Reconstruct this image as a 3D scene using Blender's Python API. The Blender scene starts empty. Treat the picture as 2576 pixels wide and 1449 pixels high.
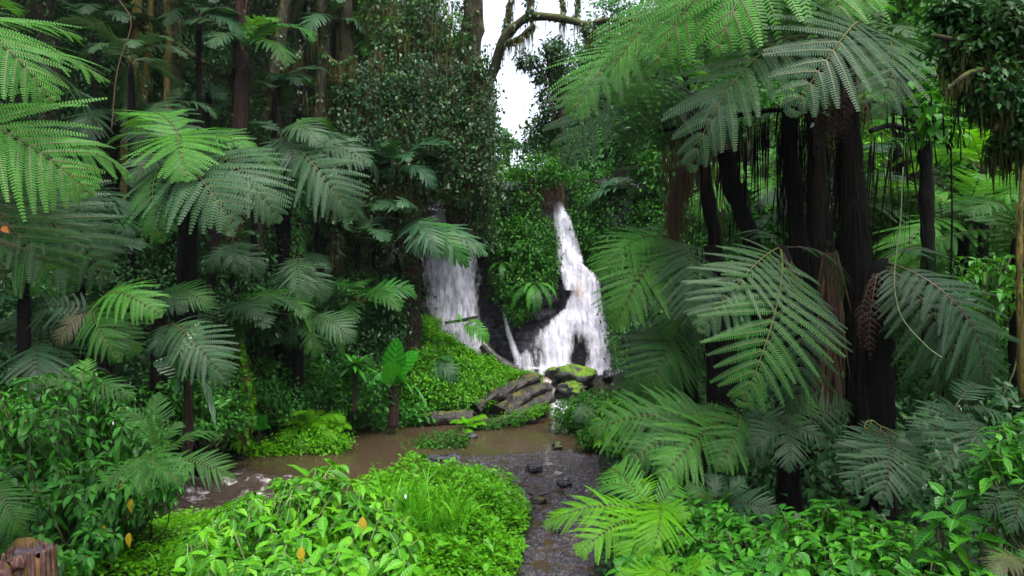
import bpy, math, random
import numpy as np
from mathutils import Vector, Matrix, noise as mnoise

R = np.random.default_rng(11)
random.seed(5)
C = bpy.context.scene.collection
FPX, CX, CY, CAMZ = 1840.0, 1288.0, 724.5, 2.5
UP = np.array([0, 0, 1.0])


def P(x, y, d):
    """a point that the photograph (2576 x 1449) shows at (x, y), d metres deep"""
    return np.array([(x - CX) / FPX * d, d, CAMZ - (y - CY) / FPX * d])


def nrm(a):
    a = np.asarray(a, float)
    n = np.linalg.norm(a, axis=-1, keepdims=True)
    return a / np.maximum(n, 1e-9)


def sstep(a, b, x):
    t = np.clip((np.asarray(x, float) - a) / (b - a), 0, 1)
    return t * t * (3 - 2 * t)


def fnoise(p, s=1.0, o=0.0):
    return mnoise.noise(Vector((p[0] * s + o, p[1] * s + o * .7, p[2] * s - o)))


def fract(p, s=1.0, o=0.0, octv=4):
    v, a = 0.0, 1.0
    for k in range(octv):
        v += a * fnoise(p, s, o + 3.1 * k)
        s *= 2.05
        a *= .5
    return v


# ------------------------------------------------------------------ meshes
class MB:
    def __init__(s):
        s.v, s.lc, s.fl, s.fs, s.fm, s.fr = [], [], [], [], [], []
        s.n = 0

    def add(s, v, faces, mat=0, rnd=0.5, lc=None):
        """faces: array (m,3) or (m,4) or list of lists"""
        v = np.asarray(v, float).reshape(-1, 3)
        s.v.append(v)
        if lc is None:
            lc = np.zeros((len(v), 2))
        s.lc.append(np.asarray(lc, float).reshape(-1, 2))
        if isinstance(faces, np.ndarray):
            m, k = faces.shape
            s.fl.append((faces + s.n).ravel())
            s.fs.append(np.full(m, k))
        else:
            m = len(faces)
            s.fl.append(np.array([i + s.n for f in faces for i in f], dtype=int))
            s.fs.append(np.array([len(f) for f in faces]))
        s.fm.append(np.full(m, mat) if np.isscalar(mat) else np.asarray(mat))
        s.fr.append(np.full(m, float(rnd)) if np.isscalar(rnd) else np.asarray(rnd, float))
        s.n += len(v)

    def mesh(s, name, smooth=True):
        me = bpy.data.meshes.new(name)
        v = np.concatenate(s.v)
        fl = np.concatenate(s.fl).astype(np.int32)
        fs = np.concatenate(s.fs).astype(np.int32)
        me.vertices.add(len(v))
        me.vertices.foreach_set('co', v.astype(np.float32).ravel())
        me.loops.add(len(fl))
        me.loops.foreach_set('vertex_index', fl)
        me.polygons.add(len(fs))
        st = np.concatenate([[0], np.cumsum(fs)[:-1]]).astype(np.int32)
        me.polygons.foreach_set('loop_start', st)
        me.polygons.foreach_set('loop_total', fs)
        me.polygons.foreach_set('material_index', np.concatenate(s.fm).astype(np.int32))
        me.polygons.foreach_set('use_smooth', np.full(len(fs), smooth))
        a = me.attributes.new('rnd', 'FLOAT', 'FACE')
        a.data.foreach_set('value', np.concatenate(s.fr).astype(np.float32))
        a = me.attributes.new('lc', 'FLOAT_VECTOR', 'POINT')
        lc = np.concatenate(s.lc)
        a.data.foreach_set('vector', np.c_[lc, np.zeros(len(lc))].astype(np.float32).ravel())
        me.update(calc_edges=True)
        me.validate()
        return me

    def build(s, name, mats, parent=None, smooth=True):
        me = s.mesh(name, smooth)
        for m in (mats if isinstance(mats, (list, tuple)) else [mats]):
            me.materials.append(m)
        o = bpy.data.objects.new(name, me)
        C.objects.link(o)
        if parent is not None:
            o.parent = parent
            o.matrix_parent_inverse = parent.matrix_world.inverted()
        return o


def tag(o, label, cat, group=None):
    o['label'] = label
    o['category'] = cat
    if group:
        o['group'] = group
    return o


def kind(o, k):
    o['kind'] = k
    return o


def thing(name, label, cat, loc, group=None):
    o = bpy.data.objects.new(name, None)
    o.empty_display_size = .2
    C.objects.link(o)
    o.location = Vector([float(q) for q in loc])
    o.matrix_world = Matrix.Translation(o.location)
    return tag(o, label, cat, group)


# leaf shapes: local x along the leaf, y across, z up
LITE = (np.array([[0, 0, 0], [.42, .5, .05], [1, 0, -.10], [.42, -.5, .05]]),
        np.array([[0, 3, 2], [0, 2, 1]]), np.array([[0, 0], [1, .45], [0, 1], [-1, .45]]))


def _ovate():
    st, hw = [.16, .42, .72], [.36, .5, .30]
    v, lc = [[0, 0, 0]], [[0, 0]]
    for a, h in zip(st, hw):
        for sgn in (1, 0, -1):
            v.append([a, sgn * h, -.22 * a * a + (.07 if sgn else 0)])
            lc.append([sgn, a])
    v.append([1, 0, -.26])
    lc.append([0, 1])
    f = [[0, 2, 1], [0, 3, 2]]
    for k in range(2):
        a, b = 1 + 3 * k, 4 + 3 * k
        f += [[a, a + 1, b + 1, b], [a + 1, a + 2, b + 2, b + 1]]
    f += [[7, 8, 10], [8, 9, 10]]
    return np.array(v, float), f, np.array(lc, float)


OVATE = _ovate()


def add_leaves(mb, tpl, pos, d, up, ln, wd, rnd, mat=0):
    V, F, LC = tpl
    n, k = len(pos), len(V)
    if n == 0:
        return
    x = nrm(d)
    y = nrm(np.cross(np.broadcast_to(up, x.shape) + 1e-4, x))
    z = np.cross(x, y)
    ln = np.broadcast_to(np.asarray(ln, float), (n,))[:, None, None]
    wd = np.broadcast_to(np.asarray(wd, float), (n,))[:, None, None]
    W = (pos[:, None, :] + x[:, None, :] * V[None, :, 0:1] * ln + y[:, None, :] * V[None, :, 1:2] * wd
         + z[:, None, :] * V[None, :, 2:3] * ln)
    off = (np.arange(n) * k)[:, None]
    lc = np.tile(LC, (n, 1))
    rnd = np.broadcast_to(np.asarray(rnd, float), (n,))
    if isinstance(F, np.ndarray):
        f = (F[None] + off[:, None]).reshape(-1, F.shape[1])
        mb.add(W.reshape(-1, 3), f, mat, np.repeat(rnd, len(F)), lc)
    else:
        base = np.array([i for q in F for i in q])
        sz = np.array([len(q) for q in F])
        mb.v.append(W.reshape(-1, 3))
        mb.lc.append(lc)
        mb.fl.append((base[None] + off + mb.n).ravel())
        mb.fs.append(np.tile(sz, n))
        mb.fm.append(np.full(n * len(F), mat))
        mb.fr.append(np.repeat(rnd, len(F)))
        mb.n += n * k


def add_ribbons(mb, base, d, ln, wd, bend, k=4, mat=0, rnd=None, side=None, taper=.7):
    """n narrow blades that bend down under their weight"""
    n = len(base)
    d = nrm(d)
    ln = np.broadcast_to(np.asarray(ln, float), (n,))
    wd = np.broadcast_to(np.asarray(wd, float), (n,))
    bend = np.broadcast_to(np.asarray(bend, float), (n,))
    if side is None:
        side = nrm(np.cross(d, UP + R.normal(0, .3, (n, 3))))
    t = np.linspace(0, 1, k + 1)
    p = (base[:, None] + d[:, None] * (ln[:, None] * t)[..., None]
         - UP * (bend[:, None] * ln[:, None] * t ** 2)[..., None])
    w = wd[:, None] * np.clip((1 - t) ** taper, .04, 1) * np.minimum(1, .45 + t * 3) * .5
    L = p + side[:, None] * w[..., None]
    Rr = p - side[:, None] * w[..., None]
    V = np.stack([L, Rr], 2).reshape(n, -1, 3)
    q = np.array([[2 * i, 2 * i + 1, 2 * i + 3, 2 * i + 2] for i in range(k)])
    f = (q[None] + (np.arange(n) * 2 * (k + 1))[:, None, None]).reshape(-1, 4)
    lc = np.tile(np.stack([np.tile([1, -1], k + 1), np.repeat(t, 2)], 1), (n, 1))
    r = R.random(n) if rnd is None else np.broadcast_to(rnd, (n,))
    mb.add(V.reshape(-1, 3), f, mat, np.repeat(r, k), lc)


def add_tube(mb, pts, rad, ns=8, mat=0, rough=0.0, rs=3.0, cap=True, rnd=.5, off=0.0, flat=1.0):
    pts = np.asarray(pts, float)
    n = len(pts)
    rad = np.broadcast_to(np.asarray(rad, float), (n,))
    T = nrm(np.gradient(pts, axis=0))
    ref = np.array([1.0, 0.13, 0]) if abs(T[0][2]) > .6 else UP
    A = nrm(np.cross(T, ref))
    B = np.cross(A, T)
    V, lc = [], []
    for i in range(n):
        for j in range(ns):
            a = 2 * math.pi * j / ns
            u = A[i] * math.cos(a) + B[i] * math.sin(a) * flat
            r = rad[i]
            if rough:
                r *= 1 + rough * fract(pts[i] + u * rad[i], rs, off, 3)
            V.append(pts[i] + u * r)
            lc.append([j / ns, i / max(1, n - 1)])
    f = [[i * ns + j, i * ns + (j + 1) % ns, (i + 1) * ns + (j + 1) % ns, (i + 1) * ns + j]
         for i in range(n - 1) for j in range(ns)]
    if cap:
        f += [list(range(ns))[::-1], [(n - 1) * ns + j for j in range(ns)]]
    mb.add(V, f, mat, rnd, lc)


def curve(ctrl, n):
    """smooth line through control points"""
    c = np.asarray(ctrl, float)
    t = np.linspace(0, len(c) - 1, n)
    i = np.clip(t.astype(int), 0, len(c) - 2)
    u = (t - i)[:, None]
    p = np.vstack([2 * c[0] - c[1], c, 2 * c[-1] - c[-2]])
    a, b, d, e = p[i], p[i + 1], p[i + 2], p[i + 3]
    return .5 * (2 * b + (d - a) * u + (2 * a - 5 * b + 4 * d - e) * u ** 2 + (3 * b - a - 3 * d + e) * u ** 3)


def rand_dir(n):
    return nrm(R.normal(size=(n, 3)))


def leaf_mass(mb, lobes, n, ln, tpl=LITE, wratio=.5, droop=.35, mat=0, clump=.22, per=14, fill=.35, nmat=1):
    """foliage spread through a group of ellipsoids (cx,cy,cz,rx,ry,rz) in leafy clumps"""
    lobes = np.asarray(lobes, float)
    vol = (lobes[:, 3] * lobes[:, 5]) + .3 * lobes[:, 4]
    m = max(1, n // per)
    li = R.choice(len(lobes), m, p=vol / vol.sum())
    dr = rand_dir(m)
    rr = np.where(R.random(m) < fill, R.random(m) ** .5, .82 + .26 * R.random(m))
    cen = lobes[li, :3] + dr * lobes[li, 3:6] * rr[:, None]
    rad = np.minimum(clump, lobes[li, 3:6].mean(1) * .6) * (.6 + .8 * R.random(m))
    tone = R.random(m)
    k = np.repeat(np.arange(m), per)
    pos = cen[k] + R.normal(0, .55, (len(k), 3)) * rad[k][:, None] * [1, 1, .7]
    out = nrm(pos - lobes[li[k], :3]) * [1, 1, .7]
    d = nrm(out * .6 + R.normal(0, .55, (len(k), 3)) - UP * droop)
    up = nrm(UP * 1.0 + out * .7 + R.normal(0, .35, (len(k), 3)))
    l = ln * (.6 + .7 * R.random(len(k)))
    r = np.clip(tone[k] * .55 + R.random(len(k)) * .45, 0, 1)
    mt = mat if nmat == 1 else mat
    add_leaves(mb, tpl, pos, d, up, l, l * wratio * (.8 + .4 * R.random(len(k))), r, mt)


# ------------------------------------------------------------------ materials
def new_mat(name):
    m = bpy.data.materials.new(name)
    m.use_nodes = True
    nt = m.node_tree
    nt.nodes.clear()
    out = nt.nodes.new('ShaderNodeOutputMaterial')
    return m, nt, out


def N(nt, t, **kw):
    n = nt.nodes.new(t)
    for k, v in kw.items():
        if k.startswith('i_'):
            n.inputs[k[2:].replace('_', ' ')].default_value = v
        else:
            setattr(n, k, v)
    return n


def ramp(nt, fac, stops):
    r = N(nt, 'ShaderNodeValToRGB')
    el = r.color_ramp.elements
    while len(el) < len(stops):
        el.new(.5)
    for e, (p, c) in zip(el, stops):
        e.position = p
        e.color = (*c, 1) if len(c) == 3 else c
    nt.links.new(fac, r.inputs[0])
    return r.outputs[0]


def mathn(nt, op, a, b=None, c=None, clamp=False):
    n = N(nt, 'ShaderNodeMath', operation=op, use_clamp=clamp)
    for i, q in enumerate((a, b, c)):
        if q is None:
            continue
        if hasattr(q, 'links'):
            nt.links.new(q, n.inputs[i])
        else:
            n.inputs[i].default_value = q
    return n.outputs[0]


def mixc(nt, fac, a, b, mode='MIX'):
    n = N(nt, 'ShaderNodeMix', data_type='RGBA', blend_type=mode)
    for i, q in ((0, fac), (6, a), (7, b)):
        if hasattr(q, 'links'):
            nt.links.new(q, n.inputs[i])
        else:
            n.inputs[i].default_value = q if i == 0 else (*q, 1)
    return n.outputs[2]


def leaf_mat(name, c, rough=.38, trans=.28, vein=0.0, spec=.32, tcol=1.25, objvar=.25):
    """c: list of base colours from dull to fresh, picked leaf by leaf"""
    m, nt, out = new_mat(name)
    at = N(nt, 'ShaderNodeAttribute', attribute_name='rnd')
    oi = N(nt, 'ShaderNodeObjectInfo')
    f = mathn(nt, 'ADD', at.outputs['Fac'], mathn(nt, 'MULTIPLY', mathn(nt, 'SUBTRACT', oi.outputs['Random'], .5), objvar), clamp=True)
    col = ramp(nt, f, [(i / (len(c) - 1), q) for i, q in enumerate(c)])
    bs = N(nt, 'ShaderNodeBsdfPrincipled', i_Roughness=rough)
    bs.inputs['Specular IOR Level'].default_value = spec
    if vein:
        lc = N(nt, 'ShaderNodeAttribute', attribute_name='lc')
        sp = N(nt, 'ShaderNodeSeparateXYZ')
        nt.links.new(lc.outputs['Vector'], sp.inputs[0])
        au = mathn(nt, 'ABSOLUTE', sp.outputs[0])
        rib = mathn(nt, 'LESS_THAN', au, .07)
        w = mathn(nt, 'SINE', mathn(nt, 'MULTIPLY', mathn(nt, 'SUBTRACT', sp.outputs[1], mathn(nt, 'MULTIPLY', au, .16)), 52.0))
        sv = mathn(nt, 'MULTIPLY', mathn(nt, 'GREATER_THAN', w, .72), .35)
        k = mathn(nt, 'MULTIPLY', mathn(nt, 'MAXIMUM', rib, sv), vein)
        col = mixc(nt, k, col, tuple(min(1, q * 1.7 + .02) for q in c[-1]))
        bp = N(nt, 'ShaderNodeBump', i_Strength=.35, i_Distance=.01)
        nt.links.new(w, bp.inputs['Height'])
        nt.links.new(bp.outputs[0], bs.inputs['Normal'])
    nt.links.new(col, bs.inputs['Base Color'])
    tr = N(nt, 'ShaderNodeBsdfTranslucent')
    tc = mixc(nt, 1.0, col, (tcol * 1.15, tcol, tcol * .5), 'MULTIPLY')
    nt.links.new(tc, tr.inputs[0])
    mx = N(nt, 'ShaderNodeMixShader')
    mx.inputs[0].default_value = trans
    nt.links.new(bs.outputs[0], mx.inputs[1])
    nt.links.new(tr.outputs[0], mx.inputs[2])
    nt.links.new(mx.outputs[0], out.inputs[0])
    return m


def solid_mat(name, stops, scale=6.0, rough=.8, stretch=(1, 1, 1), bump=.5, dist=.03, moss=None, mossth=.45,
              spec=.4, detail=6.0, mscale=3.0, rough2=None):
    """noise-coloured bark, stone, soil; moss grows on what faces up"""
    m, nt, out = new_mat(name)
    tc = N(nt, 'ShaderNodeTexCoord')
    mp = N(nt, 'ShaderNodeMapping')
    mp.inputs['Scale'].default_value = stretch
    nt.links.new(tc.outputs['Object'], mp.inputs[0])
    nz = N(nt, 'ShaderNodeTexNoise', i_Scale=scale, i_Detail=detail, i_Roughness=.62)
    nt.links.new(mp.outputs[0], nz.inputs['Vector'])
    col = ramp(nt, nz.outputs['Fac'], stops)
    bs = N(nt, 'ShaderNodeBsdfPrincipled', i_Roughness=rough)
    bs.inputs['Specular IOR Level'].default_value = spec
    if moss:
        ge = N(nt, 'ShaderNodeNewGeometry')
        sp = N(nt, 'ShaderNodeSeparateXYZ')
        nt.links.new(ge.outputs['Normal'], sp.inputs[0])
        n2 = N(nt, 'ShaderNodeTexNoise', i_Scale=mscale, i_Detail=5.0, i_Roughness=.65)
        nt.links.new(tc.outputs['Object'], n2.inputs['Vector'])
        k = mathn(nt, 'ADD', mathn(nt, 'MULTIPLY', sp.outputs[2], .45), n2.outputs['Fac'])
        k = mathn(nt, 'MULTIPLY', mathn(nt, 'SUBTRACT', k, mossth), 7.0, clamp=True)
        n3 = N(nt, 'ShaderNodeTexNoise', i_Scale=mscale * 4, i_Detail=3.0)
        nt.links.new(tc.outputs['Object'], n3.inputs['Vector'])
        mc = ramp(nt, n3.outputs['Fac'], moss)
        col = mixc(nt, k, col, mc)
        rg = mathn(nt, 'ADD', rough, mathn(nt, 'MULTIPLY', k, .9 - rough))
        nt.links.new(rg, bs.inputs['Roughness'])
    nt.links.new(col, bs.inputs['Base Color'])
    bp = N(nt, 'ShaderNodeBump', i_Strength=bump, i_Distance=dist)
    nt.links.new(nz.outputs['Fac'], bp.inputs['Height'])
    nt.links.new(bp.outputs[0], bs.inputs['Normal'])
    nt.links.new(bs.outputs[0], out.inputs[0])
    return m


def fall_mat(name, su=16.0, sv=1.1, col=(.86, .86, .88), bias=0.0, tint=None):
    """falling water: white streaks with gaps, lc = metres across / along the flow, rnd = how dense"""
    m, nt, out = new_mat(name)
    lc = N(nt, 'ShaderNodeAttribute', attribute_name='lc')
    at = N(nt, 'ShaderNodeAttribute', attribute_name='dens')
    mp = N(nt, 'ShaderNodeMapping')
    mp.inputs['Scale'].default_value = (su, sv, 1)
    nt.links.new(lc.outputs['Vector'], mp.inputs[0])
    nz = N(nt, 'ShaderNodeTexNoise', i_Scale=1.0, i_Detail=5.0, i_Roughness=.62, i_Distortion=.35)
    nt.links.new(mp.outputs[0], nz.inputs['Vector'])
    mp2 = N(nt, 'ShaderNodeMapping')
    mp2.inputs['Scale'].default_value = (su * .22, sv * 1.3, 1)
    nt.links.new(lc.outputs['Vector'], mp2.inputs[0])
    n2 = N(nt, 'ShaderNodeTexNoise', i_Scale=1.0, i_Detail=4.0)
    nt.links.new(mp2.outputs[0], n2.inputs['Vector'])
    s = mathn(nt, 'ADD', mathn(nt, 'MULTIPLY', nz.outputs['Fac'], .62), mathn(nt, 'MULTIPLY', n2.outputs['Fac'], .38))
    a = mathn(nt, 'ADD', mathn(nt, 'MULTIPLY', mathn(nt, 'SUBTRACT', s, .5), 2.7),
              mathn(nt, 'ADD', mathn(nt, 'MULTIPLY', at.outputs['Fac'], 1.5), -.55 + bias), clamp=True)
    bs = N(nt, 'ShaderNodeBsdfPrincipled', i_Roughness=.55)
    cc = col
    if tint:
        c = ramp(nt, n2.outputs['Fac'], [(.35, col), (.62, tint)])
        nt.links.new(c, bs.inputs['Base Color'])
    else:
        c = ramp(nt, nz.outputs['Fac'], [(.36, tuple(q * k for q, k in zip(col, (.50, .48, .58)))), (.56, col)])
        nt.links.new(c, bs.inputs['Base Color'])
    bs.inputs['Specular IOR Level'].default_value = .3
    tl = N(nt, 'ShaderNodeBsdfTranslucent')
    tl.inputs[0].default_value = (*col, 1)
    m2 = N(nt, 'ShaderNodeMixShader')
    m2.inputs[0].default_value = .3
    nt.links.new(bs.outputs[0], m2.inputs[1])
    nt.links.new(tl.outputs[0], m2.inputs[2])
    bp = N(nt, 'ShaderNodeBump', i_Strength=.6, i_Distance=.03)
    nt.links.new(s, bp.inputs['Height'])
    nt.links.new(bp.outputs[0], bs.inputs['Normal'])
    tp = N(nt, 'ShaderNodeBsdfTransparent')
    mx = N(nt, 'ShaderNodeMixShader')
    nt.links.new(a, mx.inputs[0])
    nt.links.new(tp.outputs[0], mx.inputs[1])
    nt.links.new(m2.outputs[0], mx.inputs[2])
    nt.links.new(mx.outputs[0], out.inputs[0])
    return m


def water_mat(name, col, rough=.06, s1=5.0, bump=.25, foam=0.0):
    m, nt, out = new_mat(name)
    tc = N(nt, 'ShaderNodeTexCoord')
    mp = N(nt, 'ShaderNodeMapping')
    mp.inputs['Scale'].default_value = (1, 1.6, 1)
    nt.links.new(tc.outputs['Object'], mp.inputs[0])
    n1 = N(nt, 'ShaderNodeTexNoise', i_Scale=s1, i_Detail=4.0, i_Roughness=.55, i_Distortion=.6)
    n2 = N(nt, 'ShaderNodeTexNoise', i_Scale=.55, i_Detail=2.0)
    nt.links.new(mp.outputs[0], n1.inputs['Vector'])
    nt.links.new(tc.outputs['Object'], n2.inputs['Vector'])
    c = ramp(nt, n2.outputs['Fac'], [(.3, tuple(q * .75 for q in col)), (.7, tuple(q * 1.2 for q in col))])
    bs = N(nt, 'ShaderNodeBsdfPrincipled', i_Roughness=rough, i_IOR=1.33)
    if foam:
        n3 = N(nt, 'ShaderNodeTexNoise', i_Scale=foam, i_Detail=7.0, i_Roughness=.7)
        nt.links.new(mp.outputs[0], n3.inputs['Vector'])
        k = mathn(nt, 'MULTIPLY', mathn(nt, 'SUBTRACT', n3.outputs['Fac'], .535), 6.0, clamp=True)
        c = mixc(nt, k, c, (.62, .57, .56))
    nt.links.new(c, bs.inputs['Base Color'])
    bp = N(nt, 'ShaderNodeBump', i_Strength=bump, i_Distance=.03)
    nt.links.new(n1.outputs['Fac'], bp.inputs['Height'])
    nt.links.new(bp.outputs[0], bs.inputs['Normal'])
    nt.links.new(bs.outputs[0], out.inputs[0])
    return m


M = {}
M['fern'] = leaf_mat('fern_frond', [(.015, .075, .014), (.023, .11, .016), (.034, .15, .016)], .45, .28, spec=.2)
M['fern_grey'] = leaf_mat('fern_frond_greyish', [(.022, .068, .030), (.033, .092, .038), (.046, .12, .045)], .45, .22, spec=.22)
M['fern_dark'] = leaf_mat('fern_frond_dark', [(.010, .042, .018), (.016, .060, .021), (.023, .080, .024)], .45, .22, spec=.22)  # darker copy of the frond green; understory shade is put into its colour
M['fern_light'] = leaf_mat('fern_frond_pale', [(.040, .17, .018), (.060, .235, .024), (.092, .31, .034)], .45, .36, spec=.22)  # paler copy; brightness of top-lit fronds is put into its colour
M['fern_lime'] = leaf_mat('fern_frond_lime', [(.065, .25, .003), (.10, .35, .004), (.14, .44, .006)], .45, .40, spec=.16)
M['fern_dead'] = leaf_mat('fern_frond_withered', [(.030, .014, .011), (.050, .022, .016), (.07, .034, .024)], .8, .12, spec=.2)
M['fern_bronze'] = leaf_mat('fern_frond_bronze', [(.055, .055, .030), (.075, .065, .034), (.09, .085, .04)], .5, .2)
M['rachis'] = leaf_mat('fern_stalk', [(.045, .065, .010), (.075, .075, .012)], .5, .05)
M['rachis_dark'] = leaf_mat('fern_stalk_dark', [(.028, .020, .012), (.04, .028, .015)], .5, .0)
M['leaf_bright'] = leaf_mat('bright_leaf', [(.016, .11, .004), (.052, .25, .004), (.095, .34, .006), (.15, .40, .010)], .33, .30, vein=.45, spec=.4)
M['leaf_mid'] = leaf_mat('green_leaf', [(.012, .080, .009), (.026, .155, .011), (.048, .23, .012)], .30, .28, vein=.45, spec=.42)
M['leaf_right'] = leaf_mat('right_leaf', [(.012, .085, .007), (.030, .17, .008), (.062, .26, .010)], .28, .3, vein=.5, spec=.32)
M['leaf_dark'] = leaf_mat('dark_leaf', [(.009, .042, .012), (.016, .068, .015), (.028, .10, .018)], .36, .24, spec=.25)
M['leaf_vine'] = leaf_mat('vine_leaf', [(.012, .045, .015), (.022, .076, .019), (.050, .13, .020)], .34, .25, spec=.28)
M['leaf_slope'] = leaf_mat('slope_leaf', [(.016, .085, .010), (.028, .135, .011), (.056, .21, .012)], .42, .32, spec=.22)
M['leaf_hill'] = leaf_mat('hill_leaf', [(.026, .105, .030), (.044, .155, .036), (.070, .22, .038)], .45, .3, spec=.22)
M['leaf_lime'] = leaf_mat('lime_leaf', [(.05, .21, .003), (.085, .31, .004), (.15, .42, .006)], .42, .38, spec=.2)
M['leaf_yellow'] = leaf_mat('yellow_leaf', [(.36, .25, .006), (.42, .30, .008)], .45, .3, vein=.4)
M['leaf_rust'] = leaf_mat('orange_leaf', [(.55, .12, .02), (.65, .2, .04)], .45, .3)
M['petal'] = leaf_mat('white_petal', [(.75, .72, .74), (.82, .8, .8)], .5, .3)
M['petal_red'] = leaf_mat('red_petal', [(.5, .02, .02), (.6, .03, .03)], .5, .3)
M['banana'] = leaf_mat('banana_leaf', [(.020, .17, .012), (.034, .26, .014)], .28, .38, vein=.4, spec=.3)
M['banana_dark'] = leaf_mat('dark_banana_leaf', [(.008, .055, .012), (.014, .085, .014)], .22, .2, vein=.3, spec=.5)
M['grass'] = leaf_mat('grass_blade', [(.06, .25, .008), (.09, .34, .010), (.15, .42, .02)], .38, .35)
M['moss_hang'] = leaf_mat('hanging_moss', [(.030, .034, .010), (.065, .060, .016), (.12, .10, .028)], .9, .2, spec=.1)
M['moss_dark'] = leaf_mat('dark_moss', [(.014, .020, .006), (.028, .034, .008), (.050, .050, .012)], .9, .15, spec=.1)
M['fibre_red'] = leaf_mat('red_fibre', [(.014, .007, .006), (.034, .014, .010), (.065, .028, .018)], .9, .05, spec=.1)
M['root'] = leaf_mat('dangling_roots', [(.05, .028, .016), (.085, .05, .03), (.06, .04, .02)], .8, .05, spec=.2)
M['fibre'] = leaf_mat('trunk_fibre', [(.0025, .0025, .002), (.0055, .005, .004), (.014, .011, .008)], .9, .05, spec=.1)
M['stem'] = solid_mat('stem', [(.3, (.03, .05, .015)), (.7, (.07, .08, .025))], 20, .6)
M['stem_pale'] = solid_mat('stem_pale', [(.3, (.12, .15, .07)), (.7, (.22, .26, .12))], 20, .6)
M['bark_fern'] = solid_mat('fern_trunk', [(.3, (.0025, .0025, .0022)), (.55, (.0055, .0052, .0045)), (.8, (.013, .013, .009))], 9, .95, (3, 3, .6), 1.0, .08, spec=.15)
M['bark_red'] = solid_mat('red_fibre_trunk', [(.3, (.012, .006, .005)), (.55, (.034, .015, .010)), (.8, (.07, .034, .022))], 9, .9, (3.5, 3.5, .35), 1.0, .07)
M['bark_moss'] = solid_mat('mossy_bark', [(.3, (.008, .007, .005)), (.5, (.020, .018, .009)), (.75, (.048, .042, .015))], 7, .95, (1.6, 1.6, .7), 1.0, .06,
                           moss=[(.3, (.03, .038, .006)), (.7, (.07, .078, .010))], mossth=.56, mscale=2.5)
M['bark_gold'] = solid_mat('golden_moss_bark', [(.3, (.022, .018, .005)), (.5, (.075, .060, .010)), (.75, (.15, .11, .016))], 9, .95, (2, 2, .7), 1.0, .05)
M['wood_wet'] = solid_mat('wet_log', [(.3, (.010, .008, .008)), (.55, (.026, .021, .021)), (.8, (.060, .052, .052))], 5, .38, (.8, .8, .8), .8, .04)
M['wood_moss'] = solid_mat('mossy_log', [(.3, (.009, .008, .007)), (.5, (.024, .020, .018)), (.75, (.062, .052, .050))], 9, .42, (1, 1, 1), 1.0, .05,
                           moss=[(.3, (.05, .075, .008)), (.55, (.10, .10, .012)), (.75, (.13, .065, .015))], mossth=.86, mscale=4.2)
M['rock'] = solid_mat('wet_rock', [(.30, (.008, .008, .011)), (.5, (.034, .032, .042)), (.72, (.11, .105, .135))], 7, .26, (1, 1, 1), 1.0, .10, spec=.6)
M['rock_moss'] = solid_mat('mossy_rock', [(.3, (.010, .010, .010)), (.55, (.03, .03, .032)), (.8, (.07, .07, .075))], 5, .4, (1, 1, 1), 1.0, .06,
                           moss=[(.3, (.05, .11, .006)), (.55, (.10, .19, .008)), (.8, (.17, .26, .015))], mossth=.72, mscale=4.2)
M['gravel'] = solid_mat('wet_gravel', [(.3, (.010, .008, .010)), (.48, (.045, .038, .044)), (.72, (.15, .135, .155))], 30, .24, (1, 1, 1), 1.0, .03, spec=.5)
M['soil'] = solid_mat('forest_floor', [(.3, (.006, .007, .004)), (.55, (.014, .017, .007)), (.8, (.03, .028, .012))], 5, .9, bump=1.0, dist=.1)
M['cut'] = solid_mat('cut_wood', [(.3, (.025, .012, .012)), (.5, (.085, .036, .030)), (.75, (.20, .11, .08))], 12, .7, (3, 3, 1), .8, .02)
M['cut_dark'] = solid_mat('weathered_wood', [(.3, (.02, .015, .02)), (.55, (.06, .045, .055)), (.8, (.14, .11, .12))], 14, .8, (1, 6, 1), 1.0, .02)
M['barkless'] = solid_mat('yellow_moss_wood', [(.3, (.04, .03, .008)), (.5, (.13, .09, .02)), (.75, (.22, .10, .05))], 6, .8, (3, 3, .5), .8, .02)
M['water'] = water_mat('brown_water', (.060, .041, .024), .05, 5.0, .16)
M['rapid'] = water_mat('rapid_water', (.055, .042, .034), .12, 9.0, .8, foam=3.6)
M['basin'] = water_mat('white_pool', (.30, .26, .24), .2, 8.0, .6, foam=2.5)
M['fall'] = fall_mat('falling_water', 10, 2.1, (.84, .83, .90), -.02)
M['fall_brown'] = fall_mat('peaty_falling_water', 13, 1.6, (.80, .74, .68), .1, tint=(.55, .36, .20))
M['foam'] = fall_mat('foam', 7, 7, (.84, .84, .86), .05)

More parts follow.
